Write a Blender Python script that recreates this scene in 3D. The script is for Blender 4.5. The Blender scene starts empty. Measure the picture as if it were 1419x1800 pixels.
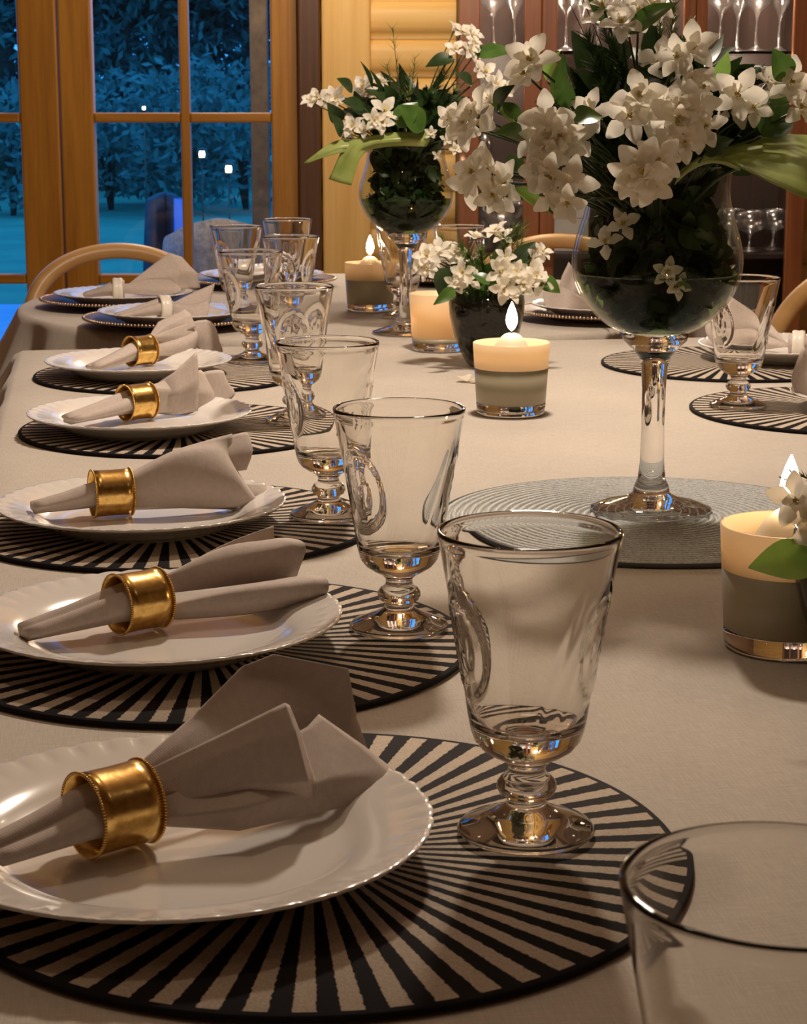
import bpy, bmesh, math, random
from mathutils import Vector, Matrix, noise
R = random.Random(7)
PI = math.pi
TZ = 0.75                       # height of the laid table surface
F, PITCH, CH = 3439.0, 0.2066, 0.3637
S = bpy.context.scene
C = S.collection

# ------------------------------------------------------------------ camera
cd = bpy.data.cameras.new('camera')
cd.sensor_fit = 'VERTICAL'; cd.sensor_height = 36; cd.sensor_width = 28.38
cd.lens = 36 * F / 1800
cd.clip_start = 0.02; cd.clip_end = 300
cd.dof.use_dof = True; cd.dof.focus_distance = 1.5; cd.dof.aperture_fstop = 48
cam = bpy.data.objects.new('camera', cd); C.objects.link(cam)
cam.location = (0, 0, TZ + CH); cam.rotation_euler = (PI / 2 - PITCH, 0, 0)
S.camera = cam

# ------------------------------------------------------------------ world and lamps
S.view_settings.view_transform = 'Standard'; S.view_settings.look = 'None'
S.view_settings.gamma = 1; S.view_settings.use_curve_mapping = False
S.view_settings.exposure = 0.22
W = bpy.data.worlds.new('dusk'); S.world = W; W.use_nodes = True
bg = W.node_tree.nodes['Background']
bg.inputs[0].default_value = (0.012, 0.12, 0.36, 1); bg.inputs[1].default_value = 4.5

def lamp(name, loc, power, col, radius):
    l = bpy.data.lights.new(name, 'POINT'); l.energy = power; l.color = col; l.shadow_soft_size = radius
    o = bpy.data.objects.new(name, l); C.objects.link(o); o.location = loc; return o
WARM = (1.0, 0.80, 0.60)
lamp('pendant_lamp_light', (0.14, 2.32, TZ + 1.14), 57, (1.0, 0.84, 0.69), 0.055)
lamp('near_fill_light', (-0.35, 1.30, 2.30), 7.0, WARM, 0.06)  # unseen fill added to brighten the near half of the table
lamp('pine_wall_fill_light', (-0.08, 4.72, 1.82), 15, WARM, 0.12)  # unseen lamp added to lift the pine wall

for x_, y_ in ((-1.1, .2), (1.3, .5), (-1.3, 2.2), (1.6, 2.4), (.9, 3.9)):
    lamp('ceiling_spot_light', (x_, y_, 2.60), 1.3, (1.0, .84, .66), .045)
lamp('wicker_fill_light', (-.55, 5.75, 2.15), 70, (1.0, .80, .55), .05)  # added outdoor fill that warms the wicker chair

S.cycles.max_bounces = 14; S.cycles.transmission_bounces = 12; S.cycles.transparent_max_bounces = 24
S.cycles.glossy_bounces = 6; S.cycles.diffuse_bounces = 4
S.cycles.sample_clamp_indirect = 4.0; S.cycles.use_denoising = True
S.cycles.blur_glossy = 0.6

# ------------------------------------------------------------------ photo geometry helpers
cP, sP = math.cos(PITCH), math.sin(PITCH)
def at(px, py, Y):
    u = (px - 709.5) / F; v = (py - 900) / F
    t = Y / (cP - v * sP)
    return Vector((u * t, Y, TZ + CH + (-sP - v * cP) * t))
def on(px, py, z=0.0):
    u = (px - 709.5) / F; v = (py - 900) / F
    t = (z - CH) / (-sP - v * cP)
    return Vector((u * t, (cP - v * sP) * t, TZ + z))
AX, AC = Vector((-.157, .988, 0)), Vector((.988, .157, 0))     # along / across the table
def tab(across, along, z=0.0):
    return AC * across + AX * along + Vector((0, 0, TZ + z))

# ------------------------------------------------------------------ object helpers
def tag(o, label=None, cat=None, group=None, kind=None):
    if label: o['label'] = label
    if cat: o['category'] = cat
    if group: o['group'] = group
    if kind: o['kind'] = kind
    return o
def empty(name, loc, rz=0, **k):
    o = bpy.data.objects.new(name, None); C.objects.link(o); o.empty_display_size = .03
    o.location = loc; o.rotation_euler = (0, 0, rz); return tag(o, **k)
def link(name, me, mt=None, parent=None, smooth=True, **k):
    if isinstance(me, bmesh.types.BMesh):
        b = me; me = bpy.data.meshes.new(name); b.to_mesh(me); b.free()
    if mt is not None and not me.materials: me.materials.append(mt)
    if smooth:
        me.polygons.foreach_set('use_smooth', [True] * len(me.polygons))
    o = bpy.data.objects.new(name, me); C.objects.link(o)
    if parent is not None: o.parent = parent
    return tag(o, **k)
def copy_tree(o, parent=None):
    c = o.copy(); C.objects.link(c); c.parent = parent
    for k in ('label', 'group'):
        if parent is None and k in c: del c[k]
    for ch in list(o.children): copy_tree(ch, c)
    return c
def mesh(name, v, f):
    m = bpy.data.meshes.new(name); m.from_pydata([tuple(x) for x in v], [], f); m.update(); return m
def bevel(o, w, seg=2):
    m = o.modifiers.new('bevel', 'BEVEL'); m.width = w; m.segments = seg; m.limit_method = 'ANGLE'; return o
def solid(o, t, off=0):
    m = o.modifiers.new('solid', 'SOLIDIFY'); m.thickness = t; m.offset = off; return o
def lathe(prof, seg=96, fn=None, closed=False, cap=True):
    """profile [(r,z)] spun about z; fn(i,theta,r,z)->(r,z) moulds it"""
    v, f = [], []
    n = len(prof)
    for i, (r, z) in enumerate(prof):
        for k in range(seg):
            t = 2 * PI * k / seg
            rr, zz = fn(i, t, r, z) if fn else (r, z)
            v.append((rr * math.cos(t), rr * math.sin(t), zz))
    for i in range(n - 1 + (1 if closed else 0)):
        a, b = i * seg, ((i + 1) % n) * seg
        for k in range(seg):
            q = (k + 1) % seg
            f.append((a + k, a + q, b + q, b + k))
    if cap and not closed:
        f.append(tuple(range(seg - 1, -1, -1))); f.append(tuple((n - 1) * seg + k for k in range(seg)))
    return mesh('lathe', v, f)
def spl(pts, n):
    """Catmull-Rom through pts"""
    P = [Vector(p) for p in pts]; P = [P[0] * 2 - P[1]] + P + [P[-1] * 2 - P[-2]]
    out = []
    for i in range(1, len(P) - 2):
        for k in range(n):
            t = k / n; a, b, c, d = P[i - 1:i + 3]
            out.append(.5 * ((2 * b) + (c - a) * t + (2 * a - 5 * b + 4 * c - d) * t * t + (3 * b - a - 3 * c + d) * t ** 3))
    out.append(P[-2]); return out
def tube_vf(pts, rad, seg=10, V=None, Fc=None, flat=1.0):
    V = [] if V is None else V; Fc = [] if Fc is None else Fc
    P = [Vector(p) for p in pts]; n = len(P)
    if not hasattr(rad, '__len__'): rad = [rad] * n
    t0 = (P[1] - P[0]).normalized()
    up = Vector((0, 0, 1)) if abs(t0.z) < .9 else Vector((1, 0, 0))
    s = t0.cross(up).normalized(); base = len(V)
    for i in range(n):
        t = (P[min(i + 1, n - 1)] - P[max(i - 1, 0)]).normalized()
        s = (s - t * s.dot(t)).normalized(); w = s.cross(t)
        for k in range(seg):
            a = 2 * PI * k / seg
            V.append(P[i] + (s * math.cos(a) + w * math.sin(a) * flat) * rad[i])
    for i in range(n - 1):
        for k in range(seg):
            q = (k + 1) % seg; a = base + i * seg; b = a + seg
            Fc.append((a + k, a + q, b + q, b + k))
    Fc.append(tuple(base + k for k in range(seg - 1, -1, -1))); Fc.append(tuple(base + (n - 1) * seg + k for k in range(seg)))
    return V, Fc
def tube(pts, rad, seg=10, flat=1.0):
    V, Fc = tube_vf(pts, rad, seg, flat=flat); return mesh('tube', V, Fc)
def boxes(lst):
    """lst of (x0,x1,y0,y1,z0,z1) in ONE mesh"""
    v, f = [], []
    for x0, x1, y0, y1, z0, z1 in lst:
        b = len(v)
        v += [(x0, y0, z0), (x1, y0, z0), (x1, y1, z0), (x0, y1, z0), (x0, y0, z1), (x1, y0, z1), (x1, y1, z1), (x0, y1, z1)]
        f += [tuple(b + i for i in q) for q in ((3, 2, 1, 0), (4, 5, 6, 7), (0, 1, 5, 4), (1, 2, 6, 5), (2, 3, 7, 6), (3, 0, 4, 7))]
    return mesh('box', v, f)
def lin(P, n):
    P = [Vector(p) for p in P]
    return [P[i].lerp(P[i + 1], k / n) for i in range(len(P) - 1) for k in range(n)] + [P[-1]]
def sheet_vf(rows, n=6, closed=False, V=None, Fc=None, rip=None, sharp=False):
    """smooth sheet through rows of 3D points"""
    V = [] if V is None else V; Fc = [] if Fc is None else Fc
    rr = []
    for r in rows:
        r = [Vector(p) for p in r]
        if closed: r = r + [r[0]]
        rr.append((lin if sharp else spl)(r, n))
    m = len(rr[0]); cols = [(lin if sharp else spl)([r[j] for r in rr], n) for j in range(m)]
    L = len(cols[0]); b = len(V)
    for j in range(m):
        for i in range(L):
            p = cols[j][i]
            if rip: p = p + rip(j / (m - 1), i / (L - 1))
            V.append(p)
    for j in range(m - 1):
        for i in range(L - 1):
            a = b + j * L + i
            Fc.append((a, a + 1, a + L + 1, a + L))
    return V, Fc

# ------------------------------------------------------------------ materials
def mat(name, col=(.8, .8, .8), rough=.5, metal=0, **k):
    m = bpy.data.materials.new(name); m.use_nodes = True
    b = m.node_tree.nodes['Principled BSDF']
    b.inputs['Base Color'].default_value = (*col, 1); b.inputs['Roughness'].default_value = rough
    b.inputs['Metallic'].default_value = metal
    for a, v in k.items(): b.inputs[a.replace('_', ' ')].default_value = v
    return m
def N(m, t, **k):
    n = m.node_tree.nodes.new(t)
    for a, v in k.items(): setattr(n, a, v)
    return n
def L(m, a, b): m.node_tree.links.new(a, b)
def bsdf(m): return m.node_tree.nodes['Principled BSDF']
def ramp(m, src, stops, interp='LINEAR'):
    r = N(m, 'ShaderNodeValToRGB'); r.color_ramp.interpolation = interp
    while len(r.color_ramp.elements) < len(stops): r.color_ramp.elements.new(.5)
    for e, (p, c) in zip(r.color_ramp.elements, stops): e.position = p; e.color = (*c, 1)
    L(m, src, r.inputs[0]); return r.outputs[0]
def coords(m, scale=(1, 1, 1), rot=(0, 0, 0), out='Object'):
    t = N(m, 'ShaderNodeTexCoord'); mp = N(m, 'ShaderNodeMapping')
    mp.inputs['Scale'].default_value = scale; mp.inputs['Rotation'].default_value = rot
    L(m, t.outputs[out], mp.inputs[0]); return mp.outputs[0]
def noise_tex(m, vec, scale, detail=4, rough=.55, dist=0):
    n = N(m, 'ShaderNodeTexNoise'); n.inputs['Scale'].default_value = scale; n.inputs['Detail'].default_value = detail
    n.inputs['Roughness'].default_value = rough; n.inputs['Distortion'].default_value = dist
    L(m, vec, n.inputs['Vector']); return n.outputs[0]
def bump(m, h, strength=.3, dist=.002):
    b = N(m, 'ShaderNodeBump'); b.inputs['Strength'].default_value = strength; b.inputs['Distance'].default_value = dist
    L(m, h, b.inputs['Height']); L(m, b.outputs[0], bsdf(m).inputs['Normal'])
def noisy(name, c1, c2, scale, rough=.6, stretch=(1, 1, 1), bs=0, bd=.001, detail=5, dist=0, **k):
    m = mat(name, c1, rough, **k); v = coords(m, stretch); n = noise_tex(m, v, scale, detail, dist=dist)
    L(m, ramp(m, n, [(.32, c1), (.68, c2)]), bsdf(m).inputs['Base Color'])
    if bs: bump(m, n, bs, bd)
    return m
def mul(m, a, b):
    n = N(m, 'ShaderNodeMath', operation='MULTIPLY'); L(m, a, n.inputs[0])
    if hasattr(b, 'node'): L(m, b, n.inputs[1])
    else: n.inputs[1].default_value = b
    return n.outputs[0]
def add_(m, a, b):
    n = N(m, 'ShaderNodeMath', operation='ADD'); L(m, a, n.inputs[0])
    if hasattr(b, 'node'): L(m, b, n.inputs[1])
    else: n.inputs[1].default_value = b
    return n.outputs[0]

def linen_mat(name, c1, c2, k=1.0):
    m = mat(name, c1, .85); v1 = coords(m, (60 * k, 900 * k, 1)); v2 = coords(m, (900 * k, 60 * k, 1)); v3 = coords(m)
    a = noise_tex(m, v1, 1, 3); b = noise_tex(m, v2, 1, 3); c = noise_tex(m, v3, 3.5, 4)
    s = add_(m, mul(m, add_(m, a, b), .35), mul(m, c, .3))
    L(m, ramp(m, s, [(.38, c1), (.62, c2)]), bsdf(m).inputs['Base Color'])
    bump(m, add_(m, a, b), .25, .0006)
    bsdf(m).inputs['Sheen Weight'].default_value = .15
    return m
M = {}
M['cloth'] = linen_mat('linen_cloth', (.43, .38, .32), (.585, .52, .44))
M['napkin'] = noisy('paper_napkin', (.47, .39, .34), (.53, .445, .39), 220, .8, bs=.12, bd=.0004)
def emboss(m):
    v = coords(m); a = noise_tex(m, v, 14, 3); sx = N(m, 'ShaderNodeTexWave'); sx.inputs['Scale'].default_value = 260; sx.inputs['Distortion'].default_value = 1.5
    sy = N(m, 'ShaderNodeTexWave', bands_direction='DIAGONAL'); sy.inputs['Scale'].default_value = 260; sy.inputs['Distortion'].default_value = 1.5
    L(m, v, sx.inputs[0]); L(m, v, sy.inputs[0]); bump(m, add_(m, mul(m, add_(m, sx.outputs[1], sy.outputs[1]), .12), mul(m, a, 3.0)), .35, .0009)
emboss(M['napkin'])
M['porcelain'] = mat('white_porcelain', (.80, .765, .72), .16, Coat_Weight=.5, Coat_Roughness=.05)
def brass():
    m = mat('brass', (.80, .52, .17), .24, 1); v = coords(m); n = noise_tex(m, v, 60, 3); n2 = noise_tex(m, v, 180, 4)
    L(m, ramp(m, n2, [(.3, (.62, .36, .09)), (.7, (.90, .62, .22))]), bsdf(m).inputs['Base Color'])
    bump(m, n, .25, .0015); return m
M['brass'] = brass()
M['pale_ring'] = mat('pale_shell_ring', (.80, .74, .64), .25)
def stripe_mat():
    m = mat('sunburst_stripes', (.02, .02, .02), .85, Specular_IOR_Level=.12)
    t = N(m, 'ShaderNodeTexCoord'); s = N(m, 'ShaderNodeSeparateXYZ'); L(m, t.outputs['Object'], s.inputs[0])
    a = N(m, 'ShaderNodeMath', operation='ARCTAN2'); L(m, s.outputs[1], a.inputs[0]); L(m, s.outputs[0], a.inputs[1])
    w = N(m, 'ShaderNodeMath', operation='SINE'); L(m, mul(m, a.outputs[0], 56), w.inputs[0])
    n = noise_tex(m, t.outputs['Object'], 260, 4); n2 = noise_tex(m, t.outputs['Object'], 900, 2)
    x = add_(m, w.outputs[0], mul(m, add_(m, n, -.5), .9))
    k = ramp(m, add_(m, mul(m, x, .5), .5), [(.46, (0, 0, 0)), (.54, (1, 1, 1))])
    ln = N(m, 'ShaderNodeVectorMath', operation='LENGTH'); mp = N(m, 'ShaderNodeMapping'); mp.inputs['Scale'].default_value = (1, 1, 0)
    L(m, t.outputs['Object'], mp.inputs[0]); L(m, mp.outputs[0], ln.inputs[0])
    lt = N(m, 'ShaderNodeMath', operation='LESS_THAN'); lt.inputs[1].default_value = .1775; L(m, ln.outputs['Value'], lt.inputs[0])
    gt = N(m, 'ShaderNodeMath', operation='GREATER_THAN'); gt.inputs[1].default_value = .0012; L(m, s.outputs[2], gt.inputs[0])
    fac = mul(m, mul(m, k, lt.outputs[0]), gt.outputs[0])
    mx = N(m, 'ShaderNodeMix', data_type='RGBA'); L(m, fac, mx.inputs[0])
    mx.inputs[6].default_value = (.013, .011, .012, 1)
    L(m, ramp(m, n2, [(.3, (.42, .34, .26)), (.7, (.60, .51, .41))]), mx.inputs[7])
    L(m, mx.outputs[2], bsdf(m).inputs['Base Color']); bump(m, n, .2, .0006); return m
M['mat'] = stripe_mat()
M['coil'] = noisy('silver_braid', (.27, .28, .27), (.50, .51, .49), 420, .5, bs=.6, bd=.0015)
M['coil_edge'] = mat('dark_braid_edge', (.03, .03, .035), .7)
def glass_mat(name, col=(1, 1, 1), ior=1.47, clear=.0):
    m = bpy.data.materials.new(name); m.use_nodes = True; nt = m.node_tree; nt.nodes.clear()
    o = N(m, 'ShaderNodeOutputMaterial'); g = N(m, 'ShaderNodeBsdfGlass'); g.inputs['Color'].default_value = (*col, 1)
    g.inputs['Roughness'].default_value = 0; g.inputs['IOR'].default_value = ior
    if clear:
        t = N(m, 'ShaderNodeBsdfTransparent'); t.inputs[0].default_value = (*col, 1); x = N(m, 'ShaderNodeMixShader')
        x.inputs[0].default_value = clear; L(m, g.outputs[0], x.inputs[1]); L(m, t.outputs[0], x.inputs[2]); L(m, x.outputs[0], o.inputs[0])
    else: L(m, g.outputs[0], o.inputs[0])
    return m
def thin_glass(name, col=(1, 1, 1), f0=.04, boost=1.0, rg=.01):
    """thin clear sheet: straight transmission plus Schlick reflection on both faces"""
    m = bpy.data.materials.new(name); m.use_nodes = True; nt = m.node_tree; nt.nodes.clear()
    o = N(m, 'ShaderNodeOutputMaterial'); t = N(m, 'ShaderNodeBsdfTransparent'); t.inputs[0].default_value = (*col, 1)
    g = N(m, 'ShaderNodeBsdfGlossy'); g.inputs['Roughness'].default_value = rg; lw = N(m, 'ShaderNodeLayerWeight'); lw.inputs[0].default_value = .5
    p = N(m, 'ShaderNodeMath', operation='POWER'); L(m, lw.outputs['Facing'], p.inputs[0]); p.inputs[1].default_value = 5
    x = N(m, 'ShaderNodeMixShader'); L(m, add_(m, mul(m, p.outputs[0], .9 * boost), f0 * boost), x.inputs[0]); L(m, t.outputs[0], x.inputs[1]); L(m, g.outputs[0], x.inputs[2]); L(m, x.outputs[0], o.inputs[0])
    return m
M['glass'] = glass_mat('clear_glass', (.99, .985, .975), 1.47)
M['vase_glass'] = thin_glass('vase_glass', (.93, .95, .92), .022, .8)
M['pot_glass'] = thin_glass('smoky_glass', (.52, .52, .48), .04)
M['pane'] = thin_glass('window_glass', (.97, .98, .99), .035, .7)
M['water'] = thin_glass('water', (.42, .56, .32), .004, .25)
def wood(name, c1, c2, rough=.45, axis='z', sc=1.0, coat=0):
    st = {'z': (26, 26, 1.2), 'x': (1.2, 26, 26), 'y': (26, 1.2, 26)}[axis]
    m = mat(name, c1, rough, Coat_Weight=coat); v = coords(m, tuple(s * sc for s in st)); n = noise_tex(m, v, 1, 6, .6, 1.2)
    v2 = coords(m, tuple(s * sc * 4 for s in st)); n2 = noise_tex(m, v2, 1, 3)
    L(m, ramp(m, add_(m, mul(m, n, .75), mul(m, n2, .25)), [(.35, c1), (.65, c2)]), bsdf(m).inputs['Base Color'])
    bump(m, n, .12, .001); return m
M['door_wood'] = wood('stained_door_wood', (.30, .115, .010), (.47, .215, .025), .35)
M['door_wood_h'] = wood('stained_rail_wood', (.30, .115, .010), (.47, .215, .025), .35, 'x')
M['pine'] = wood('pine_board', (.72, .43, .12), (.86, .57, .20), .5, 'z', .5)
M['pine_h'] = wood('pine_log', (.70, .42, .12), (.86, .57, .20), .5, 'x', .5)
M['cabinet'] = wood('mahogany', (.19, .060, .020), (.33, .115, .04), .3, 'z', 1, .3)
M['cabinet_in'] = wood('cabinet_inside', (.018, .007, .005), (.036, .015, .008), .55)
M['bent'] = wood('bent_beech', (.55, .31, .11), (.68, .42, .18), .35, 'x', .4)
M['table_wood'] = wood('table_oak', (.25, .15, .08), (.36, .23, .13), .5, 'y')
M['floor'] = wood('floor_boards', (.22, .12, .06), (.33, .19, .10), .4, 'y', .5)
M['plaster'] = noisy('ceiling_wood', (.20, .13, .075), (.26, .17, .10), 5, .8)
M['log_dark'] = wood('shaded_log', (.16, .09, .045), (.24, .14, .07), .6, 'x', .5)
M['copper'] = noisy('bronze_charger', (.10, .055, .042), (.17, .10, .08), 60, .35, metal=.25)
M['bead'] = mat('bronze_bead', (.62, .45, .30), .25, .9)
M['dark_wicker'] = noisy('grey_wicker', (.14, .12, .10), (.27, .235, .20), 60, .8, bs=.5, bd=.004)
M['black_cover'] = mat('dark_cover', (.012, .014, .022), .6)
M['blue_cushion_highlight'] = mat('blue_cushion_highlight', (.10, .22, .62), .8)
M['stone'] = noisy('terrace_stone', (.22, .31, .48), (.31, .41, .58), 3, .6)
M['lawn'] = noisy('lawn_grass', (.045, .20, .12), (.10, .30, .17), 1.2, .9, detail=8)
M['bark'] = noisy('bark', (.05, .035, .025), (.10, .075, .05), 20, .9)
def leaf_mat(name, c1, c2, tr=.35, rough=.4, sc=40):
    m = bpy.data.materials.new(name); m.use_nodes = True; b = bsdf(m); b.inputs['Roughness'].default_value = rough
    v = coords(m); n = noise_tex(m, v, sc, 3); c = ramp(m, n, [(.3, c1), (.7, c2)]); L(m, c, b.inputs['Base Color'])
    t = N(m, 'ShaderNodeBsdfTranslucent'); L(m, c, t.inputs[0]); x = N(m, 'ShaderNodeMixShader'); x.inputs[0].default_value = tr
    o = m.node_tree.nodes['Material Output']; L(m, b.outputs[0], x.inputs[1]); L(m, t.outputs[0], x.inputs[2]); L(m, x.outputs[0], o.inputs[0])
    return m
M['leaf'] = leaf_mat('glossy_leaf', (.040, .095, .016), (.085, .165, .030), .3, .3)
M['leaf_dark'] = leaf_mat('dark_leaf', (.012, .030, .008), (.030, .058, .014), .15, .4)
M['leaf_light'] = leaf_mat('light_leaf', (.16, .30, .055), (.26, .42, .085), .4, .35)
M['hosta'] = leaf_mat('hosta_leaf', (.26, .34, .07), (.46, .52, .18), .4, .28, 25)
M['juniper'] = leaf_mat('juniper_needle', (.025, .065, .015), (.06, .12, .025), .2, .5)
M['fern'] = leaf_mat('fern_frond', (.12, .20, .03), (.22, .30, .06), .4, .5)
M['petal'] = leaf_mat('cream_petal', (.84, .79, .66), (.90, .86, .76), .45, .55, 30)
M['stamen'] = mat('yellow_stamen', (.62, .46, .10), .6)
M['stem'] = mat('green_stem', (.035, .055, .016), .5)
M['twig'] = mat('brown_twig', (.06, .035, .02), .7)
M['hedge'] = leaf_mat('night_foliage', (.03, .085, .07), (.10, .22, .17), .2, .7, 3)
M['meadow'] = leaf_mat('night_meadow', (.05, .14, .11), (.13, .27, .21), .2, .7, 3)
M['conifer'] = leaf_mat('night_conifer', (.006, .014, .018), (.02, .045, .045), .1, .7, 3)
M['wicker_seat'] = noisy('paper_cord', (.50, .38, .22), (.62, .48, .30), 90, .8, bs=.5)
M['white_box'] = mat('white_card', (.72, .70, .66), .6)
M['wick'] = mat('black_wick', (.01, .01, .01), .8)
def wax_mat():
    m = mat('wax', (.80, .66, .46), .45, Subsurface_Weight=0.0)
    return m
def shell_mat(name, c, tr):
    m = bpy.data.materials.new(name); m.use_nodes = True; b = bsdf(m); b.inputs['Base Color'].default_value = (*c, 1); b.inputs['Roughness'].default_value = .35
    t = N(m, 'ShaderNodeBsdfTranslucent'); t.inputs[0].default_value = (*c, 1); x = N(m, 'ShaderNodeMixShader'); x.inputs[0].default_value = tr
    o = m.node_tree.nodes['Material Output']; L(m, b.outputs[0], x.inputs[1]); L(m, t.outputs[0], x.inputs[2]); L(m, x.outputs[0], o.inputs[0])
    return m
M['wax_shell'] = shell_mat('frosted_shell', (.92, .79, .60), .6)
M['wax_body'] = mat('grey_green_wax', (.38, .34, .235), .4)
M['wax_top'] = shell_mat('melted_wax', (.92, .84, .68), .3)
def emis(name, col, st):
    m = bpy.data.materials.new(name); m.use_nodes = True; b = bsdf(m)
    b.inputs['Base Color'].default_value = (0, 0, 0, 1); b.inputs['Emission Color'].default_value = (*col, 1); b.inputs['Emission Strength'].default_value = st
    return m
M['flame'] = emis('candle_flame', (1.0, .66, .34), 95)
M['lantern_light'] = emis('lantern_light', (1.0, .80, .55), 9)
M['lantern_metal'] = mat('lantern_metal', (.12, .08, .05), .5, .6)

# ================================================================== SETTING
WY = 5.3
def X(px, y=WY): return at(px, 179, y).x
def Z(py, y=WY): return at(709, py, y).z
xL, xR, yB, zC = -2.7, 2.9, -1.6, 2.65
link('floor', boxes([(xL, xR, yB, WY + .1, -.06, 0)]), M['floor'], smooth=False, kind='structure')
link('ceiling', boxes([(xL, xR, yB, WY, zC, zC + .06)]), M['plaster'], smooth=False, kind='structure')
link('wall_left', boxes([(xL - .1, xL, yB, WY, 0, zC)]), M['log_dark'], smooth=False, kind='structure')
link('wall_right', boxes([(xR, xR + .1, yB, WY, 0, zC)]), M['log_dark'], smooth=False, kind='structure')
link('wall_back', boxes([(xL, xR, yB - .1, yB, 0, zC)]), M['log_dark'], smooth=False, kind='structure')
dL, dR, dT = X(104) - .70, X(557), 2.10                    # the double door opening
def far_wall():
    v, f = [], []
    def seg(x0, x1, z0, z1):
        # stacked logs with rounded faces and V joints
        n = max(1, round((z1 - z0) / .098)); hh = (z1 - z0) / n; base = len(v); rows = []
        for i in range(n):
            for k in range(7):
                a = k / 6; z = z0 + (i + a) * hh
                rows.append((WY + .015 - .030 * (max(0, math.sin(PI * a)) ** .35), z))
        for (y, z) in rows: v.append((x0, y, z)); v.append((x1, y, z))
        for i in range(len(rows) - 1):
            a = base + 2 * i; f.append((a, a + 1, a + 3, a + 2))
        b = len(v)
        v.extend([(x0, WY + .12, z0), (x1, WY + .12, z0), (x1, WY + .12, z1), (x0, WY + .12, z1)])
        f.append((b + 1, b, b + 3, b + 2)); f.append((b, base, base + len(rows) * 2 - 2, b + 3)); f.append((base + 1, b + 1, b + 2, base + len(rows) * 2 - 1))
        f.append((base + len(rows) * 2 - 2, base + len(rows) * 2 - 1, b + 2, b + 3)); f.append((base + 1, base, b, b + 1))
    seg(xL, dL, 0, zC); seg(dR, xR, 0, zC); seg(dL, dR, dT, zC)
    return mesh('wall', v, f)
link('wall_far', far_wall(), M['pine_h'], kind='structure')
bevel(link('trim_1', boxes([(X(567), X(652), WY - .045, WY + .01, 0, zC)]), M['pine'], smooth=False, kind='structure'), .006)
bevel(link('trim_2', boxes([(dR - .045, dR + .012, WY - .06, WY + .12, 0, dT)]), wood('dark_jamb', (.075, .03, .012), (.13, .055, .02), .3), smooth=False, kind='structure'), .004)
link('trim_3', boxes([(dL - .012, dL + .045, WY - .06, WY + .12, 0, dT)]), M['door_wood'], smooth=False, kind='structure')
link('trim_4', boxes([(dL + .045, dR - .045, WY - .06, WY + .12, dT - .05, dT + .012)]), M['door_wood_h'], smooth=False, kind='structure')
def door(name, x0, x1, st0, st1):
    """one glazed leaf: two panes wide, four high"""
    z1, z2 = Z(207), Z(491); dz = z1 - z2; zt = dT - .05
    t = link(name, boxes([(x0, x0 + st0, WY, WY + .045, .02, zt), (x1 - st1, x1, WY, WY + .045, .02, zt)]), M['door_wood'], smooth=False, kind='structure')
    bevel(t, .006)
    g0, g1 = x0 + st0, x1 - st1; bot, top = z2 - dz + .02, z1 + 2 * dz - .1
    bevel(link('rail', boxes([(g0, g1, WY + .001, WY + .044, .02, bot)]), M['door_wood_h'], t, False), .004)
    bevel(link('rail', boxes([(g0, g1, WY + .001, WY + .044, top, zt)]), M['door_wood_h'], t, False), .004)
    xm = (g0 + g1) / 2 + (.007 if name == 'door_2' else 0); h = .013
    bevel(link('muntin', boxes([(xm - h, xm + h, WY + .002, WY + .04, bot, top)]), M['door_wood'], t, False), .005)
    zs = [bot, z2, z1, z1 + dz, top]
    for z in zs[1:-1]:
        bevel(link('muntin', boxes([(g0, xm - h, WY + .002, WY + .04, z - h, z + h), (xm + h, g1, WY + .002, WY + .04, z - h, z + h)]), M['door_wood_h'], t, False), .005)
    for a, b in ((g0, xm - h), (xm + h, g1)):
        for i in range(4):
            lo = zs[i] + (h if i else 0); hi = zs[i + 1] - (h if i < 3 else 0)
            link('pane', boxes([(a, b, WY + .019, WY + .023, lo, hi)]), M['pane'], t, False)
    return t
door('door_1', dL + .046, X(103), .10, .105)
door('door_2', X(105), dR - .046, X(164) - X(105), (dR - .046) - X(476))

# ------------------------------------------------------------------ garden at dusk
link('ground', mesh('g', [(-60, 12, -.12), (60, 12, -.12), (60, 120, .5), (-60, 120, .5)], [(0, 1, 2, 3)]), M['lawn'], smooth=False, kind='structure')
link('terrace', boxes([(-12, 12, WY + .13, 12, -.3, -.1)]), M['stone'], smooth=False, kind='structure')
def foliage_vf(c, rx, ry, rz, n, s, rnd, V, Fc):
    for _ in range(n):
        while True:
            p = Vector((rnd.uniform(-1, 1), rnd.uniform(-1, 1), rnd.uniform(-1, 1)))
            if .25 < p.length < 1: break
        nz = noise.noise(p * 2.3 + Vector(c))
        if nz < -.12: p *= .7
        p = Vector((p.x * rx, p.y * ry, p.z * rz)) + Vector(c)
        d = Vector((rnd.gauss(0, 1), rnd.gauss(0, 1), rnd.gauss(0, 1))).normalized(); e = d.orthogonal().normalized() * s * rnd.uniform(.5, 1)
        d = d * s; b = len(V)
        V.extend([p - d, p + e * .6, p + d, p - e * .6]); Fc.append((b, b + 1, b + 2, b + 3))
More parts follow.
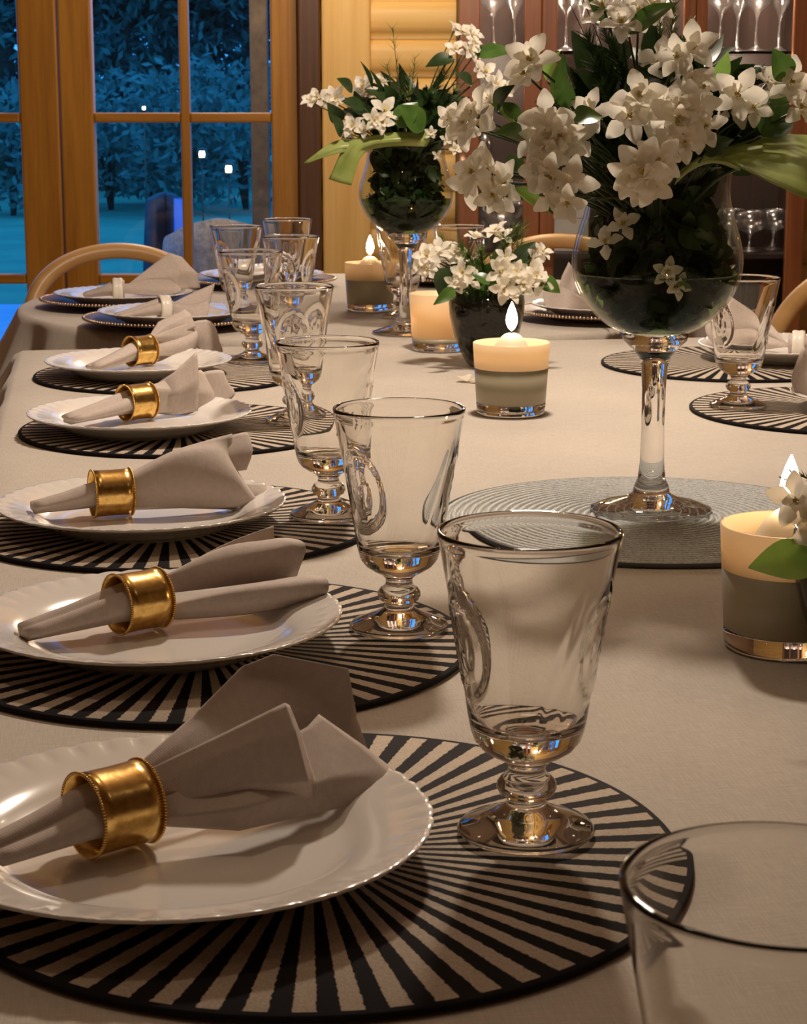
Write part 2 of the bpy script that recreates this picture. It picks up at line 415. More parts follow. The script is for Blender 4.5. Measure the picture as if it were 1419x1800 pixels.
def tree(px, y, h, r, label, conif=False):
    rnd = random.Random(int(px * 7 + y)); x = X(px, y); t = empty('garden_tree', (x, y, 0), label=label, cat='tree', group='trees at the end of the garden')
    link('trunk', tube([(0, 0, 0), (.1, 0, h * .4), (0, 0, h * .8)], [.18, .13, .05], 8), M['bark'], t)
    V, Fc = [], []
    if conif:
        for k in range(9):
            a = k / 8; foliage_vf((0, 0, h * (.12 + .85 * a)), r * (1.05 - a) + .1, r * (1.05 - a) + .1, h * .07, 700, .10, rnd, V, Fc)
    else:
        for k in range(7):
            foliage_vf((rnd.uniform(-.6, .6) * r, rnd.uniform(-.5, .5) * r, h * rnd.uniform(.35, .85)), r * .62, r * .62, h * .2, 1500, .09, rnd, V, Fc)
        foliage_vf((0, 0, h * .25), r, r * .7, h * .25, 1500, .09, rnd, V, Fc)
    link('crown', mesh('crown', V, Fc), M['conifer' if conif else 'hedge'], t, False)
for a in ((0, 26, 8, 2.2, 'dark broad tree seen at the far left of the left door'), (120, 34, 12, 2.6, 'tall pointed conifer partly hidden by the meeting stiles', True),
          (205, 27, 7, 2.0, 'broad blue-green tree seen in the left upper pane of the right door'), (290, 33, 11, 2.4, 'tall dark conifer just left of the middle glazing bar', True),
          (365, 29, 8, 2.0, 'broad leafy tree just right of the middle glazing bar'), (440, 34, 12, 2.3, 'tall dark conifer beside the right stile of the right door', True),
          (520, 28, 7, 2.0, 'broad tree mostly hidden behind the right stile')): tree(*a)
def shrub(px, y, h, r, label):
    rnd = random.Random(int(px)); t = empty('garden_shrub', (X(px, y), y, 0), label=label, cat='shrub', group='shrubs along the lawn')
    V, Fc = [], []; foliage_vf((0, 0, h * .5), r, r * .6, h * .5, 1200, .07, rnd, V, Fc); link('leaves', mesh('leaves', V, Fc), M['meadow'], t, False)
    V, Fc = [], []
    for k in range(5): tube_vf([(0, 0, -.1), (rnd.uniform(-.2, .2), 0, h * .5)], [.03, .01], 5, V, Fc)
    link('stem', mesh('stem', V, Fc), M['bark'], t)
for a in ((190, 22, 1.5, 1.2, 'low shrub at the left of the right door view'), (265, 23, 1.2, 1.0, 'low shrub below the small garden lantern'), (330, 21, 1.6, .9, 'rounded shrub behind the middle glazing bar'),
          (430, 22, 1.7, 1.3, 'low shrub to the right of the twin garden lanterns'), (15, 21, 1.4, 1.0, 'low shrub seen through the left door')): shrub(*a)
def lantern(px, py, y, s, label):
    c = at(px, py, y); t = empty('garden_lantern', (c.x, y, 0), label=label, cat='lantern', group='lit lanterns in the garden'); z = c.z
    link('post', tube([(0, 0, -.1), (0, 0, z - s)], .007, 8), M['lantern_metal'], t)
    link('lamp_glass', lathe([(.001, z - s), (s * .8, z - s), (s, z), (s * .8, z + s), (.001, z + s)], 16), M['lantern_light'], t)
    link('cap', lathe([(s * 1.8, z + s), (s * 1.3, z + s * 1.5), (.01, z + s * 2.2)], 12), M['lantern_metal'], t)
    link('base', boxes([(-s * 1.3, s * 1.3, -s * 1.3, s * 1.3, z - s * 1.5, z - s)]), M['lantern_metal'], t, False)
lantern(253, 190, 17, .014, 'tiny lit lantern just above the horizontal glazing bar')
lantern(355, 271, 16, .025, 'lit lantern right of the upright glazing bar, upper of the nearer two')
lantern(402, 297, 14, .024, 'lit lantern lowest and farthest right in the garden')
def wicker_chair():
    y = 6.6; x0, x1 = X(285, y), X(500, y); zc = Z(378, y); cx = (x0 + x1) / 2; w = (x1 - x0) / 2
    t = empty('wicker_lounge_chair', (cx, y, -.1), label='grey wicker lounge chair with a rounded back outside the glazed door', cat='garden chair'); g = .1
    V, Fc = [], []
    rows = []
    for k in range(9):
        a = k / 8 * PI; top = zc + g - (.0 if .1 < a < PI - .1 else .1) - .10 * abs(math.cos(a)) ** 2
        rows.append([(w * math.cos(a), -.28 * math.sin(a) + .1, .25), (w * 1.03 * math.cos(a), -.30 * math.sin(a) + .1, .5), (w * .98 * math.cos(a), -.31 * math.sin(a) + .1, top)])
    sheet_vf(rows, 4, V=V, Fc=Fc); solid(link('backrest', mesh('b', V, Fc), M['dark_wicker'], t), .05)
    link('seat', lathe([(.02, .25), (w * .9, .25), (w * .92, .3), (w * .9, .42), (.02, .45)], 32), M['dark_wicker'], t)
    for sx in (-1, 1):
        for sy in (-1, 1): link('leg', tube([(sx * w * .7, sy * .2 + .05, 0), (sx * w * .6, sy * .18 + .05, .26)], .02, 8), M['lantern_metal'], t)
wicker_chair()
def covered_seat():
    y = 8.2; a, b = at(262, 352, y), at(318, 352, y); cx = (a.x + b.x) / 2; w = (b.x - a.x) / 2; zt = a.z + .1
    t = empty('garden_armchair', (cx, y, -.1), label='dark high-backed garden seat with a blue cushion and a blue edge highlight beyond the wicker chair', cat='garden chair')
    V, Fc = [], []
    sheet_vf([[(-w, 0, .3), (-w * 1.15, -.02, zt * .6), (-w * .95, 0, zt)], [(0, .05, .3), (0, .06, zt * .6), (0, .05, zt + .03)], [(w * .6, 0, .3), (w * .75, -.02, zt * .6), (w * .9, 0, zt - .02)]], 5, V=V, Fc=Fc)
    solid(link('backrest', mesh('b', V, Fc), M['black_cover'], t), .06)
    V, Fc = [], []
    sheet_vf([[(w * .84, -.04, .3), (w * .86, -.06, zt * .6), (w * .90, -.04, zt + .01)], [(w * 1.0, -.08, .3), (w * 1.0, -.08, zt * .6), (w * 1.05, -.06, zt - .05)]], 4, V=V, Fc=Fc)
    solid(link('edge_highlight_strip', mesh('b', V, Fc), M['blue_cushion_highlight'], t), .04)  # blue highlight on the seat edge, modelled as a coloured strip
    link('seat', boxes([(-w * 1.1, w * 1.1, -.55, .02, .28, .40)]), M['black_cover'], t, False)
    bevel(link('seat_cushion', boxes([(-w, w, -.54, -.05, .40, .50)]), M['blue_cushion_highlight'], t, False), .03, 3)
    for sx in (-1, 1):
        for yy in (-.5, -.02): link('leg', boxes([(sx * w - .02, sx * w + .02, yy - .02, yy + .02, 0, .28)]), M['black_cover'], t, False)
covered_seat()
t = empty('porch_post', (X(457, 6.3), 6.3, -.1), label='dark upright porch post outside the right pane of the door', cat='post')
bevel(link('shaft', boxes([(-.028, .028, -.028, .028, 0, 2.5)]), M['bark'], t, False), .005)
link('foot_plate', boxes([(-.05, .05, -.05, .05, 0, .012)]), M['lantern_metal'], t, False)

# ================================================================== CABINET
CY = 5.0
def cab():
    x = lambda px: at(px, 250, CY).x
    z = lambda py: at(709, py, CY).z
    x0, x1 = x(806), x(1420); D = .27; yb = CY + D
    t = empty('china_cabinet', ((x0 + x1) / 2, CY + D / 2, 0), label='tall reddish wooden china cabinet with three glazed doors against the log wall', cat='cabinet')
    o = t.location.copy()
    def b(name, lst, mt, par=t, bv=.003):
        ob = link(name, boxes([(a - o.x, c - o.x, d - o.y, e - o.y, f_, g) for a, c, d, e, f_, g in lst]), mt, None, False)
        ob.parent = par
        if bv: bevel(ob, bv)
        return ob
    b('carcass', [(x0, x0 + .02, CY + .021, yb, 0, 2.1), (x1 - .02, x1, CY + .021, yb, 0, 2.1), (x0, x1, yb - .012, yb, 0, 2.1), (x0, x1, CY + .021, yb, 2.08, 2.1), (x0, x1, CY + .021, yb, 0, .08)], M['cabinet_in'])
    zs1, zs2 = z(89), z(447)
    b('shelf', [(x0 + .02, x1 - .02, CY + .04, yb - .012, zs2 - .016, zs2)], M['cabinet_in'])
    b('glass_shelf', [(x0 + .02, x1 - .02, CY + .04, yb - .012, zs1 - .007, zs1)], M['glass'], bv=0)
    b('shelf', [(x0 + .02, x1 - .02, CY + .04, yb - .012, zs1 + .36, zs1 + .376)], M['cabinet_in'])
    cuts = [(806, 843, 921, 950), (951, 977, 1197, 1218), (1219, 1238, 1388, 1420)]
    for i, (a, p0, p1, c) in enumerate(cuts):
        zb, zt = z(560), 2.06
        d = b('door', [(x(a), x(p0), CY, CY + .02, zb - .06, zt), (x(p1), x(c), CY, CY + .02, zb - .06, zt), (x(p0), x(p1), CY, CY + .02, zb - .06, zb), (x(p0), x(p1), CY, CY + .02, zt - .06, zt)], M['cabinet'])
        b('pane', [(x(p0), x(p1), CY + .008, CY + .011, zb, zt - .06)], M['pane'], d, 0)
        k = link('knob', lathe([(.003, 0), (.004, .006), (.009, .012), (.008, .018), (.002, .021)], 16), M['brass'], d); k.location = (x(c) - .015 - o.x, CY - o.y, 1.0); k.rotation_euler = (PI / 2, 0, 0)
    b('door', [(x0, x1, CY, CY + .02, .08, z(560) - .062)], M['cabinet'], bv=.004)
    # cabinet spot lights under the top
    return zs1, zs2, yb
zs1, zs2, cyb = cab()
for px in (880, 1085, 1310):
    lamp('cabinet_light', (at(px, 100, CY + .12).x, CY + .10, zs1 + .34), 14.0, (1.0, .82, .62), .025)
lamp('cabinet_light', (at(1310, 100, CY + .12).x, CY + .10, zs1 - .03), 2.0, (1.0, .82, .62), .02)
lamp('cabinet_light', (at(880, 100, CY + .12).x, CY + .10, zs1 - .03), 2.0, (1.0, .82, .62), .02)
def wine_glass_mesh(h, r, rf, k=.46):
    p = [(rf, 0), (rf, .002), (rf * .5, .006), (.005, .014), (.004, h * k * .8), (.008, h * k)]
    p += [(r * .75, h * (k + .1)), (r, h * (k + .28)), (r * .93, h * .9), (r * .85, h), (r * .82, h), (r * .90, h * .9), (r * .96, h * (k + .28)), (r * .7, h * (k + .115)), (.002, h * (k + .03))]
    return lathe(p, 32)
mw = wine_glass_mesh(.21, .042, .036); mf = wine_glass_mesh(.23, .030, .034, .42); mc = wine_glass_mesh(.105, .046, .033, .45)
M['shelf_glass'] = thin_glass('shelf_crystal', (.93, .93, .93), .30, 1.0, .20)
def shelf_glass(px, z, me, dy, label, name, group):
    p = at(px, 200, CY + dy)
    link(name, me, M['shelf_glass'], label=label, cat='glass', group=group).location = (p.x, CY + dy, z + .0005)
G1 = 'stemmed glasses on the upper cabinet shelf'; G2 = 'coupes on the lower cabinet shelf'
for px, dy, me, lb in ((866, .10, mw, 'wine glass behind the left cabinet door, on the left of two'), (903, .17, mf, 'tall slim glass behind the left cabinet door, on the right of two'),
    (993, .10, mw, 'wine glass on the upper shelf, first behind the middle door'), (1020, .19, mf, 'slim back-row glass second from the left behind the middle door'),
    (1048, .10, mw, 'wine glass on the upper shelf, third from the left behind the middle door'), (1075, .19, mf, 'slim glass fourth behind the middle door, above the bouquet top'),
    (1104, .10, mw, 'wine glass fifth from the left behind the middle door'), (1133, .19, mf, 'slim back-row glass second from the right behind the middle door'),
    (1160, .10, mw, 'wine glass on the upper shelf, last behind the middle door'),
    (1262, .10, mw, 'wine glass first from the left behind the right cabinet door'), (1292, .19, mf, 'slim glass second from the left behind the right cabinet door'),
    (1325, .10, mw, 'wine glass third from the left behind the right cabinet door'), (1365, .17, mf, 'slim glass last on the right behind the right cabinet door')):
    shelf_glass(px, zs1, me, dy, lb, 'wine_glass', G1)
for px, dy, lb in ((1252, .10, 'small coupe at the left end of the lower shelf, right door'), (1290, .18, 'small coupe at the back of the lower shelf, second from the left'), (1326, .09, 'small coupe in front on the lower shelf, third from the left'), (1368, .16, 'small coupe at the right end of the lower shelf')):
    shelf_glass(px, zs2, mc, dy, lb, 'coupe_glass', G2)
bowl = lathe([(.04, 0), (.042, .006), (.012, .016), (.010, .05), (.03, .062), (.062, .10), (.066, .135), (.063, .135), (.058, .10), (.025, .07), (.002, .066)], 40, lambda i, t, r, z: (r * (1 + (.03 * math.cos(14 * t) if 4 < i < 9 else 0)), z))
p = at(882, 400, CY + .1); link('crystal_bowl', bowl, M['shelf_glass'], label='footed cut crystal bowl behind the left cabinet door', cat='bowl').location = (p.x, CY + .1, zs2 + .0005)
p = at(851, 300, CY + .19)
link('glass_decanter', lathe([(.035, 0), (.04, .01), (.042, .09), (.03, .14), (.012, .17), (.011, .22), (.018, .24), (.016, .245), (.022, .27), (.012, .295), (.001, .30)], 32), M['shelf_glass'], label='tall clear decanter with stopper at the left edge of the cabinet', cat='decanter').location = (p.x, CY + .19, zs2 + .0005)
a, b_ = at(974, 400, CY + .1), at(1034, 400, CY + .1)
bx = empty('gift_box', ((a.x + b_.x) / 2, CY + .12, zs2 + .0005), label='plain white upright box standing on the lower cabinet shelf', cat='box')
w = (b_.x - a.x) / 2; bevel(link('box_body', boxes([(-w, w, -.03, .03, 0, .085)]), M['white_box'], bx, False), .002); bevel(link('lid', boxes([(-w - .002, w + .002, -.032, .032, .085, .125)]), M['white_box'], bx, False), .002)

# ================================================================== TABLES AND CLOTHS
ROT = math.atan2(AC.y, AC.x)
A0, A1 = -.105, 1.085
def table(name, l0, l1, label):
    t = empty(name, tab((A0 + A1) / 2, (l0 + l1) / 2, -TZ), ROT, label=label, cat='table'); w = (A1 - A0) / 2 - .005; l = (l1 - l0) / 2 - .005
    bevel(link('table_top', boxes([(-w, w, -l, l, TZ - .036, TZ - .004)]), M['table_wood'], t, False), .004)
    link('apron', boxes([(-w + .06, w - .06, -l + .06, -l + .08, TZ - .12, TZ - .036), (-w + .06, w - .06, l - .08, l - .06, TZ - .12, TZ - .036), (-w + .06, -w + .08, -l + .08, l - .08, TZ - .12, TZ - .036), (w - .08, w - .06, -l + .08, l - .08, TZ - .12, TZ - .036)]), M['table_wood'], t, False)
    for sx in (-1, 1):
        for sy in (-1, 1): link('leg', boxes([(sx * (w - .09) - .03, sx * (w - .09) + .03, sy * (l - .09) - .03, sy * (l - .09) + .03, 0, TZ - .036)]), M['table_wood'], t, False)
table('dining_table', .16, 2.965, 'long dining table under the nearer greige cloth')
RC, RR = (.49, 3.605), .615
t = empty('round_table', tab(*RC, -TZ), ROT, label='round dining table at the far end under its own cloth', cat='table')
link('table_top', lathe([(.0005, TZ - .036), (RR - .01, TZ - .036), (RR - .005, TZ - .03), (RR - .005, TZ - .008), (RR - .008, TZ - .004), (.0005, TZ - .004)], 96), M['table_wood'], t)
link('pedestal', lathe([(.0005, .05), (.09, .05), (.07, .12), (.05, .3), (.06, .5), (.12, .70), (.20, TZ - .036), (.0005, TZ - .036)], 32), M['table_wood'], t)
for k in range(4):
    a = PI / 4 + k * PI / 2; link('foot', tube([(.07 * math.cos(a), .07 * math.sin(a), .09), (.25 * math.cos(a), .25 * math.sin(a), .06), (.40 * math.cos(a), .40 * math.sin(a), .025)], [.035, .03, .024], 10), M['table_wood'], t)
def cloth(l0, l1, ov, label, seed):
    w, l = (A1 - A0) / 2, (l1 - l0) / 2; o = tab((A0 + A1) / 2, (l0 + l1) / 2)
    def axis(h, oa, ob, st):
        n = max(2, round(2 * h / st)); r = [-h + 2 * h * i / n for i in range(n + 1)]
        def ext(d): m = max(2, round(d / .012)); return [d * (i + 1) / m for i in range(m)]
        return [-h - d for d in reversed(ext(oa))] + r + [h + d for d in ext(ob)]
    xs, ys = axis(w, ov[0], ov[1], .035), axis(l, ov[2], ov[3], .035); V, Fc = [], []
    for y in ys:
        for x in xs:
            cx, cy = max(-w, min(w, x)), max(-l, min(l, y)); ox, oy = x - cx, y - cy; d = math.hypot(ox, oy)
            if d < 1e-6:
                z = .0007 * noise.noise(Vector((x * 5, y * 5, seed))) if abs(x) < w - .01 and abs(y) < l - .01 else 0
                V.append((x, y, z * .6)); continue
            ux, uy = ox / d, oy / d; s = (cx + cy) * 1.0 + math.atan2(uy, ux) * .12; rad = .012
            if d < rad * PI / 2: a = d / rad; out, dn = rad * math.sin(a), rad * (1 - math.cos(a))
            else: e = d - rad * PI / 2; out, dn = rad + e * .20, rad + e * .97
            k = min(1, dn / .12); out += k * (.020 + .022 * math.sin(s * 21 + seed) + .014 * math.sin(s * 47 + 2 * seed))
            V.append((cx + ux * out, cy + uy * out, -dn))
    nx = len(xs)
    for j in range(len(ys) - 1):
        for i in range(nx - 1):
            a = j * nx + i; Fc.append((a, a + 1, a + nx + 1, a + nx))
    c = link('tablecloth', mesh('cloth', V, Fc), M['cloth'], label=label, cat='tablecloth'); c.location = o; c.rotation_euler = (0, 0, ROT)
    solid(c, .0016, -1)
cloth(.16, 2.965, (.24, .24, .20, .012), 'greige linen tablecloth over the long near table', 1.3)

def round_cloth():
    V, Fc = [], []; seg = 220; rs = [RR * k / 14 for k in range(1, 14)] + [RR + d for d in (0, .004, .009, .014, .019, .026, .036, .05, .07, .09, .115, .14, .165, .19, .215, .24)]
    V.append((0, 0, 0))
    for q in rs:
        for k in range(seg):
            a = 2 * PI * k / seg; d = max(0, q - RR); rad = .012
            if d < rad * PI / 2: b = d / rad; out, dn = rad * math.sin(b), rad * (1 - math.cos(b))
            else: e = d - rad * PI / 2; out, dn = rad + e * .17, rad + e * .98
            m = min(1, dn / .12); near = 1 - max(0, math.cos(a + PI / 2)) ** 6
            out += m * (.012 + .026 * math.sin(a * 19 + .6) + .012 * math.sin(a * 33 + 2)) * near - m * .012 * (1 - near)
            w = min(q, RR) + out; V.append((w * math.cos(a), w * math.sin(a), -dn))
    for k in range(seg): Fc.append((0, 1 + k, 1 + (k + 1) % seg))
    for i in range(len(rs) - 1):
        for k in range(seg):
            q = (k + 1) % seg; a, b = 1 + i * seg, 1 + (i + 1) * seg; Fc.append((a + k, b + k, b + q, a + q))
    c = link('tablecloth', mesh('cloth', V, Fc), M['cloth'], label='greige linen tablecloth over the round far table by the doors', cat='tablecloth'); c.location = tab(*RC); c.rotation_euler = (0, 0, ROT); solid(c, .0016, -1)
round_cloth()

# ================================================================== CHAIRS
def chair(loc, rz, label, h=.78, w=.215):
    t = empty('bentwood_chair', loc, rz, label=label, cat='chair', group='bentwood chairs around the table')
    # local: sitter looks to -y, back at +y
    link('seat', lathe([(.01, .425), (.18, .425), (.215, .435), (.22, .447), (.21, .455), (.01, .450)], 40), M['wicker_seat'], t)
    link('seat_ring', tube([(.222 * math.cos(a), .222 * math.sin(a), .44) for a in [2 * PI * k / 40 for k in range(41)]], .014, 8), M['bent'], t)
    loop = []
    for k in range(33):
        a = PI * k / 32; loop.append((w * math.cos(a), .20 + .06 * math.sin(a), .60 + (h - .615) * math.sin(a) ** .8))
    loop = [(w * .86, .16, .43), (w * .97, .185, .52)] + loop + [(-w * .97, .185, .52), (-w * .86, .16, .43)]
    link('back_loop', tube(spl(loop, 2), .019, 12), M['bent'], t)
    inn = [(w * .5 * math.cos(PI * k / 16), .20 + .05 * math.sin(PI * k / 16), .56 + (h - .68) * .55 * math.sin(PI * k / 16)) for k in range(17)]
    link('inner_loop', tube([(w * .45, .19, .44)] + inn + [(-w * .45, .19, .44)], .008, 8), M['bent'], t)
    for sx in (-1, 1):
        link('leg', tube([(sx * .20, .20, 0), (sx * .18, .17, .43)], [.011, .016], 10), M['bent'], t)
        link('leg', tube([(sx * .19, -.18, 0), (sx * .16, -.15, .43)], [.011, .016], 10), M['bent'], t)
    link('stretcher', tube([(.165 * math.cos(a), .165 * math.sin(a), .25) for a in [2 * PI * k / 32 for k in range(33)]], .008, 8), M['bent'], t)
    return t
p = at(243, 445, 4.50); chair((p.x - .02, 4.36, 0), math.radians(10), 'bentwood chair with arched back at the far left end, before the doors', p.z + .012, .205)
p = at(958, 438, 4.55); chair((p.x, 4.62, 0), math.radians(-14), 'bentwood chair at the far right table end in front of the cabinet', p.z + .012)
chair((.712, 3.47, 0), math.radians(-45), 'bentwood chair at the right frame edge behind the right goblet', .83)
chair(tab(-.02, 3.78, -TZ), ROT + PI / 2, 'bentwood chair at the left of the round far table, barely entering the left frame edge', .78)

# ================================================================== TABLEWARE PROTOTYPES
def goblet_mesh():
    out = [(.0005, .0), (.030, .0), (.0335, .0012), (.0345, .0030), (.0330, .0048), (.0250, .0082), (.0160, .0120), (.0110, .0152), (.0095, .0180), (.0105, .0198), (.0135, .0215), (.0150, .0245), (.0148, .0270), (.0128, .0298), (.0100, .0316), (.0092, .0340), (.0096, .0368), (.0125, .0395), (.0185, .0425), (.0235, .0460), (.0268, .0505), (.0285, .056), (.0296, .062)]
    n0 = len(out)
    for k in range(1, 25): z = .062 + (.1545 - .062) * k / 24; out.append((.0296 + (.0452 - .0296) * ((z - .062) / .0925) ** 1.08, z))
    out += [(.0450, .1555), (.0440, .1560), (.0430, .1553)]
    inn = []
    for k in range(0, 17): z = .1530 - (.1530 - .066) * k / 16; inn.append((.0430 + (.0272 - .0430) * ((.153 - z) / .087) ** .98, z))
    inn += [(.0262, .062), (.0248, .0585), (.0205, .0560), (.012, .0553), (.0005, .0550)]
    no = len(out)
    def med(u, v, a, b):
        q = math.hypot(u / a, v / b); rr = 0
        rr += math.exp(-((q - 1) / .10) ** 2) * .0013 + math.exp(-((q - .80) / .07) ** 2) * .0007
        if q < .75: rr += .0008 * (.5 + .5 * math.cos(q * 14)) * (.6 + .4 * math.sin(6 * math.atan2(v, u)))
        return rr
    def fn(i, t, r, z):
        if n0 <= i < no - 4:
            d = 0
            for c in (math.radians(203), math.radians(340)):
                u = ((t - c + PI) % (2 * PI) - PI) * r; d += .8 * med(u, z - .102, .0165, .024)
            u = ((t - math.radians(300) + PI) % (2 * PI) - PI) * r
            for off in (-.004, .006): d += .0006 * math.exp(-((u - off - (z - .10) * .25) / .0018) ** 2) * max(0, 1 - abs(z - .095) / .040)
            return r + d, z
        return r, z
    return lathe(out + inn, 160, fn, cap=True)
GOB = goblet_mesh()
def goblet(p, label, rz=0.0, z=.0):
    o = link('wine_goblet', GOB, M['glass'], label=label, cat='goblet', group='embossed glass goblets along the table'); o.location = (p[0], p[1], TZ + z + .0006); o.rotation_euler = (0, 0, rz); return o
def plate_mesh():
    top = [(.0005, .0072), (.060, .0072), (.078, .0078), (.084, .0095), (.089, .0130), (.095, .0160), (.101, .0178), (.107, .0192), (.112, .0203), (.116, .0212), (.119, .0219), (.1215, .0226), (.1235, .0230), (.1243, .0226)]
    bot = [(.1238, .0212), (.119, .0196), (.110, .0165), (.098, .0125), (.090, .0085), (.084, .0045), (.078, .0032), (.073, .0030), (.072, .0002), (.068, .0002), (.067, .0030), (.0005, .0032)]
    def fn(i, t, r, z):
        k = (t * 44 / (2 * PI)) % 1; s = math.sin(PI * k)
        if 7 <= i <= 14:
            wgt = [0, .35, .9, 1.0, .9, .7, .6, .5][i - 7]
            z += .0011 * wgt * (abs(s) ** .6 - .5); r += .0011 * (abs(s) - .5) * (i >= 11) 
            if i in (9, 10): z += .0005 * math.cos(3 * 2 * PI * k)
        return r, z
    return lathe(top + bot, 264, fn)
PLATE = plate_mesh()
def plate(p, label, z, rz=0):
    o = link('dinner_plate', PLATE, M['porcelain'], label=label, cat='plate', group='white plates with moulded rims'); o.location = (p[0], p[1], TZ + z); o.rotation_euler = (0, 0, rz); return o
MATM = lathe([(.0005, .0002), (.179, .0002), (.1815, .0012), (.1815, .0030), (.1805, .0040), (.0005, .0040)], 160)
def placemat(p, label, rz=0):
    o = link('placemat', MATM, M['mat'], label=label, cat='placemat', group='round sunburst placemats'); o.location = (p[0], p[1], TZ + .0005); o.rotation_euler = (0, 0, rz); return o
CHD = lathe([(.0005, .0045), (.085, .0045), (.100, .0060), (.112, .0105), (.130, .0135), (.146, .0165), (.149, .0168), (.149, .0150), (.130, .0108), (.112, .0078), (.098, .0025), (.085, .0005), (.0005, .0005)], 120)
def bead_ring_mesh(r, z, n, br, axis=None):
    V, Fc = [], []
    for k in range(n):
        a = 2 * PI * k / n; c = Vector((r * math.cos(a), r * math.sin(a), z)); b = len(V)
        for i in range(1, 4):
            for j in range(6):
                p_, q = PI * i / 4, 2 * PI * j / 6; V.append(c + br * Vector((math.sin(p_) * math.cos(q), math.sin(p_) * math.sin(q), math.cos(p_))))
        t_ = len(V); V.append(c + Vector((0, 0, br))); V.append(c - Vector((0, 0, br)))
        for i in range(2):
            for j in range(6): q = (j + 1) % 6; Fc.append((b + i * 6 + j, b + (i + 1) * 6 + j, b + (i + 1) * 6 + q, b + i * 6 + q))
        for j in range(6): q = (j + 1) % 6; Fc.append((t_, b + j, b + q)); Fc.append((t_ + 1, b + 12 + q, b + 12 + j))
    return mesh('beads', V, Fc)
CHB = bead_ring_mesh(.1485, .0163, 150, .0026)
def charger(p, label):
    t = empty('charger_plate', (p[0], p[1], TZ + .0006), label=label, cat='charger', group='bronze beaded charger plates')
    link('dish', CHD, M['copper'], t); link('beaded_rim', CHB, M['bead'], t); return t
RW = .0165
BAND = lathe([(.0195, -RW), (.0203, -RW), (.0200, -RW * .6), (.0198, 0), (.0200, RW * .6), (.0203, RW), (.0195, RW), (.0190, 0)], 72, closed=True)
BEADS = bead_ring_mesh(.0204, 0, 84, .0009)
PALE = lathe([(.0175, -.009), (.0195, -.0085), (.0205, -.005), (.0197, -.0008), (.0197, .0008), (.0205, .005), (.0195, .0085), (.0175, .009)], 56, closed=True)
def ring(c, d, label, pale=False):
    q = Vector(d).to_track_quat('Z', 'Y')
    t = empty('napkin_ring', c, label=label, cat='napkin ring', group='pale double-band napkin rings' if pale else 'brass napkin rings with beaded edges')
    t.rotation_mode = 'QUATERNION'; t.rotation_quaternion = q
    if pale: link('band', PALE, M['pale_ring'], t)
    else:
        link('band', BAND, M['brass'], t)
        for s in (-1, 1): link('bead_edge', BEADS, M['brass'], t).location = (0, 0, s * RW)
    return t

# ------------------------------------------------------------------ napkins
def tail_vf(c, d, tip, V, Fc, seed=0, r0=.0180, r1=.0105):
    """gathered end: a folded roll from inside the ring to its tip on the plate"""
    c, d, tip = Vector(c), Vector(d).normalized(), Vector(tip); rows = []
    P = [c + d * .012, c - d * .012, c + (tip - c) * .5 - d * .004, tip]; P = spl(P, 4); n = len(P); seg = 40; b = len(V)
    up = Vector((0, 0, 1))
    for i, p_ in enumerate(P):
        t = (P[min(i + 1, n - 1)] - P[max(0, i - 1)]).normalized(); s = t.cross(up).normalized(); w = s.cross(t); u = i / (n - 1)
        r = r0 + (r1 - r0) * u
        for k in range(seg):
            a = 2 * PI * k / seg; f_ = 1 - .26 * (.5 + .5 * math.cos(3 * a + seed)) ** 3 * (.4 + .9 * u) - .22 * (.5 + .5 * math.cos(2 * a + 1.9 + seed)) ** 6
            fl = 1 - .45 * u
            V.append(p_ + s * math.cos(a) * r * f_ * (1 + .25 * u) + w * math.sin(a) * r * f_ * fl)
    for i in range(n - 1):
        for k in range(seg): q = (k + 1) % seg; a = b + i * seg; Fc.append((a + k, a + q, a + seg + q, a + seg + k))
    # closed folded tip
    m = len(V); V.append(P[-1] - (P[-2] - P[-1]).normalized() * -.002 * 0 + (P[-1] - P[-2]).normalized() * .003)
    a = b + (n - 1) * seg
    for k in range(seg): Fc.append((a + k, a + (k + 1) % seg, m))
def napkin(label, c, d, tip, sheets, seed=0, closed=(), sharp=()):
    """sheets: lists of rows of (px,py,Y) from the ring outwards"""
    V, Fc = [], []
    tail_vf(c, d, tip, V, Fc, seed)
    for i, rows in enumerate(sheets):
        W_ = [[at(*q) for q in r] for r in rows]
        dn = Vector(d).normalized(); ax = []
        for p_ in W_[0]:
            u_ = (p_ - c).dot(dn); rd = p_ - c - dn * u_; rd *= min(1, .0165 / max(rd.length, 1e-6)); ax.append(rd)
        W_[0] = [c + dn * .0165 + rd for rd in ax]
        W_ = [[c + rd * .9 for rd in ax]] + W_
        sheet_vf(W_, 6, i in closed, V, Fc, None, i in sharp)
    o = link('napkin', mesh('napkin', V, Fc), M['napkin'], label=label, cat='napkin', group='greige napkins drawn through rings')
    m = o.modifiers.new('solid', 'SOLIDIFY'); m.thickness = .0008; m.offset = 0
    return o

mats = [(-.045, .908), (-.136, 1.286), (-.206, 1.676), (-.251, 2.183), (-.318, 2.634)]
mlab = ['sunburst placemat nearest the camera', 'sunburst placemat under the second plate from the front', 'sunburst placemat under the third plate from the front', 'sunburst placemat under the fourth plate from the front', 'sunburst placemat farthest back on the left side']
for q, lb, r in zip(mats, mlab, (0, .03, .01, .05, .02)): placemat(q, 'round black and beige ' + lb, r)
placemat((.526, 2.322), 'round black and beige sunburst placemat at the right edge under the right goblet', .02)
placemat((.461, 2.745), 'round black and beige sunburst placemat behind the large vase stem on the right', .04)
plates = [(-.110, .892), (-.166, 1.276), (-.226, 1.656), (-.294, 2.158), (-.355, 2.607)]
plab = ['white plate with moulded rim nearest the camera', 'white plate second from the front', 'white plate third from the front, brass ring lying level', 'white plate fourth from the front with blue window glints', 'white plate fifth from the front, last on a striped mat at left']
